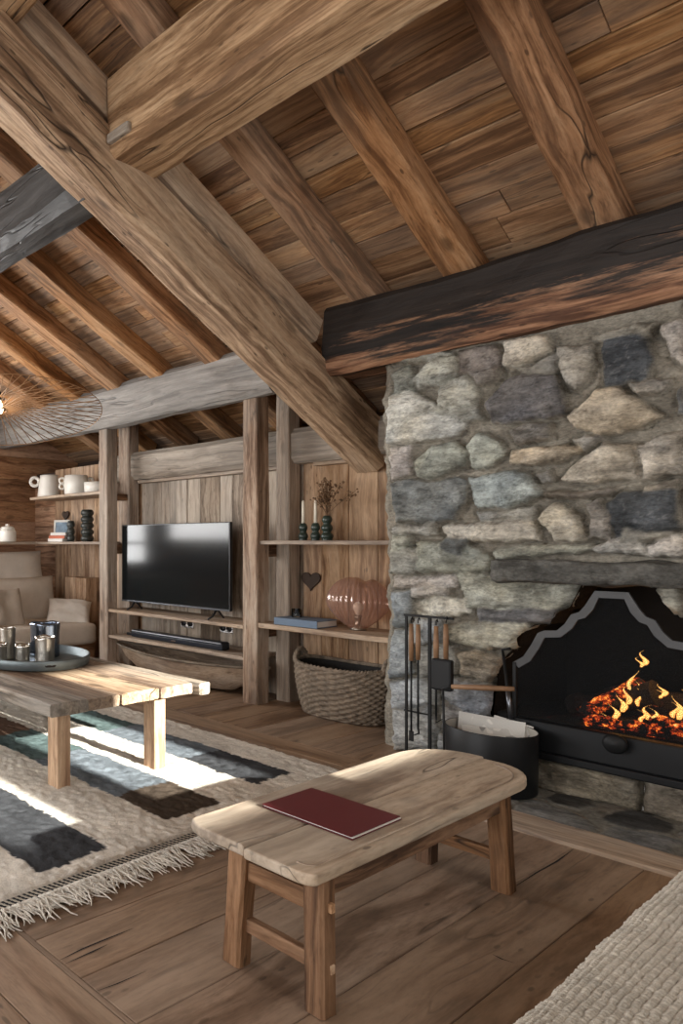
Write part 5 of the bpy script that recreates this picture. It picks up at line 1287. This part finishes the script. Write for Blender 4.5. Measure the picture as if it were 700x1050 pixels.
# bucket
KC = Vector((-1.495, 3.81, .018)); KR, KH = .186, .287
KB = thing('black_bucket', KC, 'round black metal bucket full of newspapers beside the fire', 'bucket')
mb = MB(); mb.lathe([(0, 0), (KR * .97, 0), (KR * .985, .006), (KR, KH - .003), (KR - .0015, KH), (KR - .004, KH - .003)], KC, 64, close=False); mb.obj('outer_wall', M['blackpaint'], KB)
mb = MB(); mb.lathe([(KR - .004, KH - .002), (KR - .006, .01), (0, .01)], KC, 64, close=False); t = mb.obj('inner_wall', plain('bare_bucket_metal', (.50, .47, .42), .4, .5), KB); t['label'] = 'pale bare metal inside'
def sheet(w_, h_, mt, label, curl=.03, fold=True):
    """a folded newspaper: two thick leaves bent along the fold"""
    mb = MB(); n, m = 16, 12
    for sd in (0, 1):
        A = np.zeros((n + 1, m + 1, 3)); G = np.zeros((n + 1, m + 1, 3)); so_ = rng.uniform(0, 9)
        for i in range(n + 1):
            for j in range(m + 1):
                u_, v_ = i / n - .5, j / m - .5; p = Vector((u_ * w_, .006 * sd + curl * math.cos(u_ * 3) * (1 if sd else .6) + .004 * math.sin(v_ * 9 + so_ + u_ * 5), v_ * h_)); A[i, j] = mt @ p; G[i, j] = (u_ * w_ + so_, v_ * h_, 0)
        mb.grid(A if sd else A[::-1].copy(), gc=G if sd else G[::-1].copy())
    return tag(mb.obj('newspaper', M['news']), label, 'newspaper', 'newspapers in the bucket')
def mtx(x, y, z, rz, rx, ry=0): return Matrix.Translation(KC + Vector((x, y, z))) @ Matrix.Rotation(rz, 4, 'Z') @ Matrix.Rotation(rx, 4, 'X') @ Matrix.Rotation(ry, 4, 'Y')
sheet(.27, .24, mtx(-.03, .07, .20, .35, -.30, .06), 'folded newspaper standing highest at the back left of the bucket')
sheet(.27, .23, mtx(.02, .03, .175, .60, -.55, -.03), 'folded newspaper leaning in the middle of the bucket, dark picture on it')
sheet(.22, .2, mtx(.04, -.035, .17, .85, -.75, .0), 'folded newspaper lying low at the front right of the bucket')
sheet(.16, .22, mtx(.03, .115, .20, .15, -.2, .18), 'folded newspaper edge peeking up behind the others in the bucket')

# ---- pendant lamp of radiating wires
PC = Vector((-3.36, 2.175, 1.985))
PN = thing('wire_pendant_lamp', PC, 'pendant lamp of many thin copper wires spread like a fan, at the left photo edge', 'lamp')
tilt = Matrix.Rotation(math.radians(-9), 3, Vector((CT, ST, 0)))
mb = MB(); Rr = .60
for k in range(3):
    rr = (Rr, .05, .05)[k]; dz = (-.045, .05, -.02)[k]
    mb.tube([PC + tilt @ Vector((math.cos(a) * rr, math.sin(a) * rr, dz)) for a in [2 * PI * i / 72 for i in range(72)]], (.0022, .004, .004)[k], 5, closed=True)
mb.obj('ring', M['wire'], PN)
mb = MB()
for i in range(84):
    a = 2 * PI * i / 84; d_ = Vector((math.cos(a), math.sin(a), 0))
    mb.tube([PC + tilt @ (d_ * .05 + Vector((0, 0, .05 if i % 2 else -.02))), PC + tilt @ (d_ * Rr * .5 + Vector((0, 0, .01 if i % 2 else -.035))), PC + tilt @ (d_ * Rr + Vector((0, 0, -.045)))], .0026, 4)
t = mb.obj('wire_spokes', M['wire'], PN)
mb = MB(); mb.lathe([(0, -.04), (.024, -.034), (.034, -.01), (.026, .02), (.016, .04), (0, .042)], PC, 18); t = mb.obj('lit_bulb', M['bulb'], PN); t['label'] = 'glowing bulb'
mb = MB(); mb.lathe([(0, .04), (.02, .04), (.02, .09), (.008, .10), (0, .10)], PC, 14); mb.obj('bulb_holder', M['iron'], PN)
mb = MB(); mb.tube([PC + Vector((0, 0, .1)), Vector((PC.x, PC.y, zr(PC.y) + ROOF))], .003, 6); mb.obj('hanging_cord', M['iron'], PN)
# ================================================================== LIGHT
w = bpy.data.worlds.new('world'); sc.world = w; w.use_nodes = True
nt = w.node_tree; bg = nt.nodes['Background']; bg.inputs[0].default_value = (.62, .74, 1, 1); bg.inputs[1].default_value = 1.2
def area(name, loc, rot, sx, sy, power, col):
    l = bpy.data.lights.new(name, 'AREA'); l.shape = 'RECTANGLE'; l.size = sx; l.size_y = sy; l.energy = power; l.color = col
    o = bpy.data.objects.new(name, l); COL.objects.link(o); o.location = loc; o.rotation_euler = rot; return o
for (a0, a1, z0, z1) in FW:
    area('window_daylight', ((a0 + a1) / 2, YF + .02, (z0 + z1) / 2), (PI / 2, 0, 0), a1 - a0 - .1, z1 - z0 - .1, (90 if a0 < -1 else 55), (1, .975, .94))
for (a0, a1, z0, z1) in RW:
    area('window_daylight', (XRT - .07, (a0 + a1) / 2, (z0 + z1) / 2), (0, PI / 2, 0), z1 - z0, a1 - a0, 14, (1, .975, .94))
for (a0, a1, z0, z1) in LW:
    area('window_daylight', (XL + .06, (a0 + a1) / 2, (z0 + z1) / 2), (0, -PI / 2, 0), z1 - z0, a1 - a0, 80 * (a1 - a0) * (z1 - z0), (.99, .985, .97))
s = bpy.data.lights.new('sun', 'SUN'); s.energy = 24; s.angle = math.radians(.9); s.color = (1, .95, .86)
so = bpy.data.objects.new('sun', s); COL.objects.link(so)
dv = Vector((-1, .0, -TE)); so.rotation_euler = dv.to_track_quat('-Z', 'Y').to_euler()
fl = bpy.data.lights.new('fire_glow', 'POINT'); fl.energy = 1.2; fl.color = (1, .45, .12); fl.shadow_soft_size = .08
fo = bpy.data.objects.new('fire_glow', fl); COL.objects.link(fo); fo.location = (-1.0, 4.3, .60)
vs = sc.view_settings
vs.view_transform = 'Standard'; vs.look = 'None'; vs.gamma = 1; vs.use_curve_mapping = False; vs.exposure = 0.0
sc.cycles.use_denoising = True
sc.cycles.max_bounces = 8; sc.cycles.diffuse_bounces = 5; sc.cycles.transparent_max_bounces = 12
sc.cycles.sample_clamp_indirect = 6
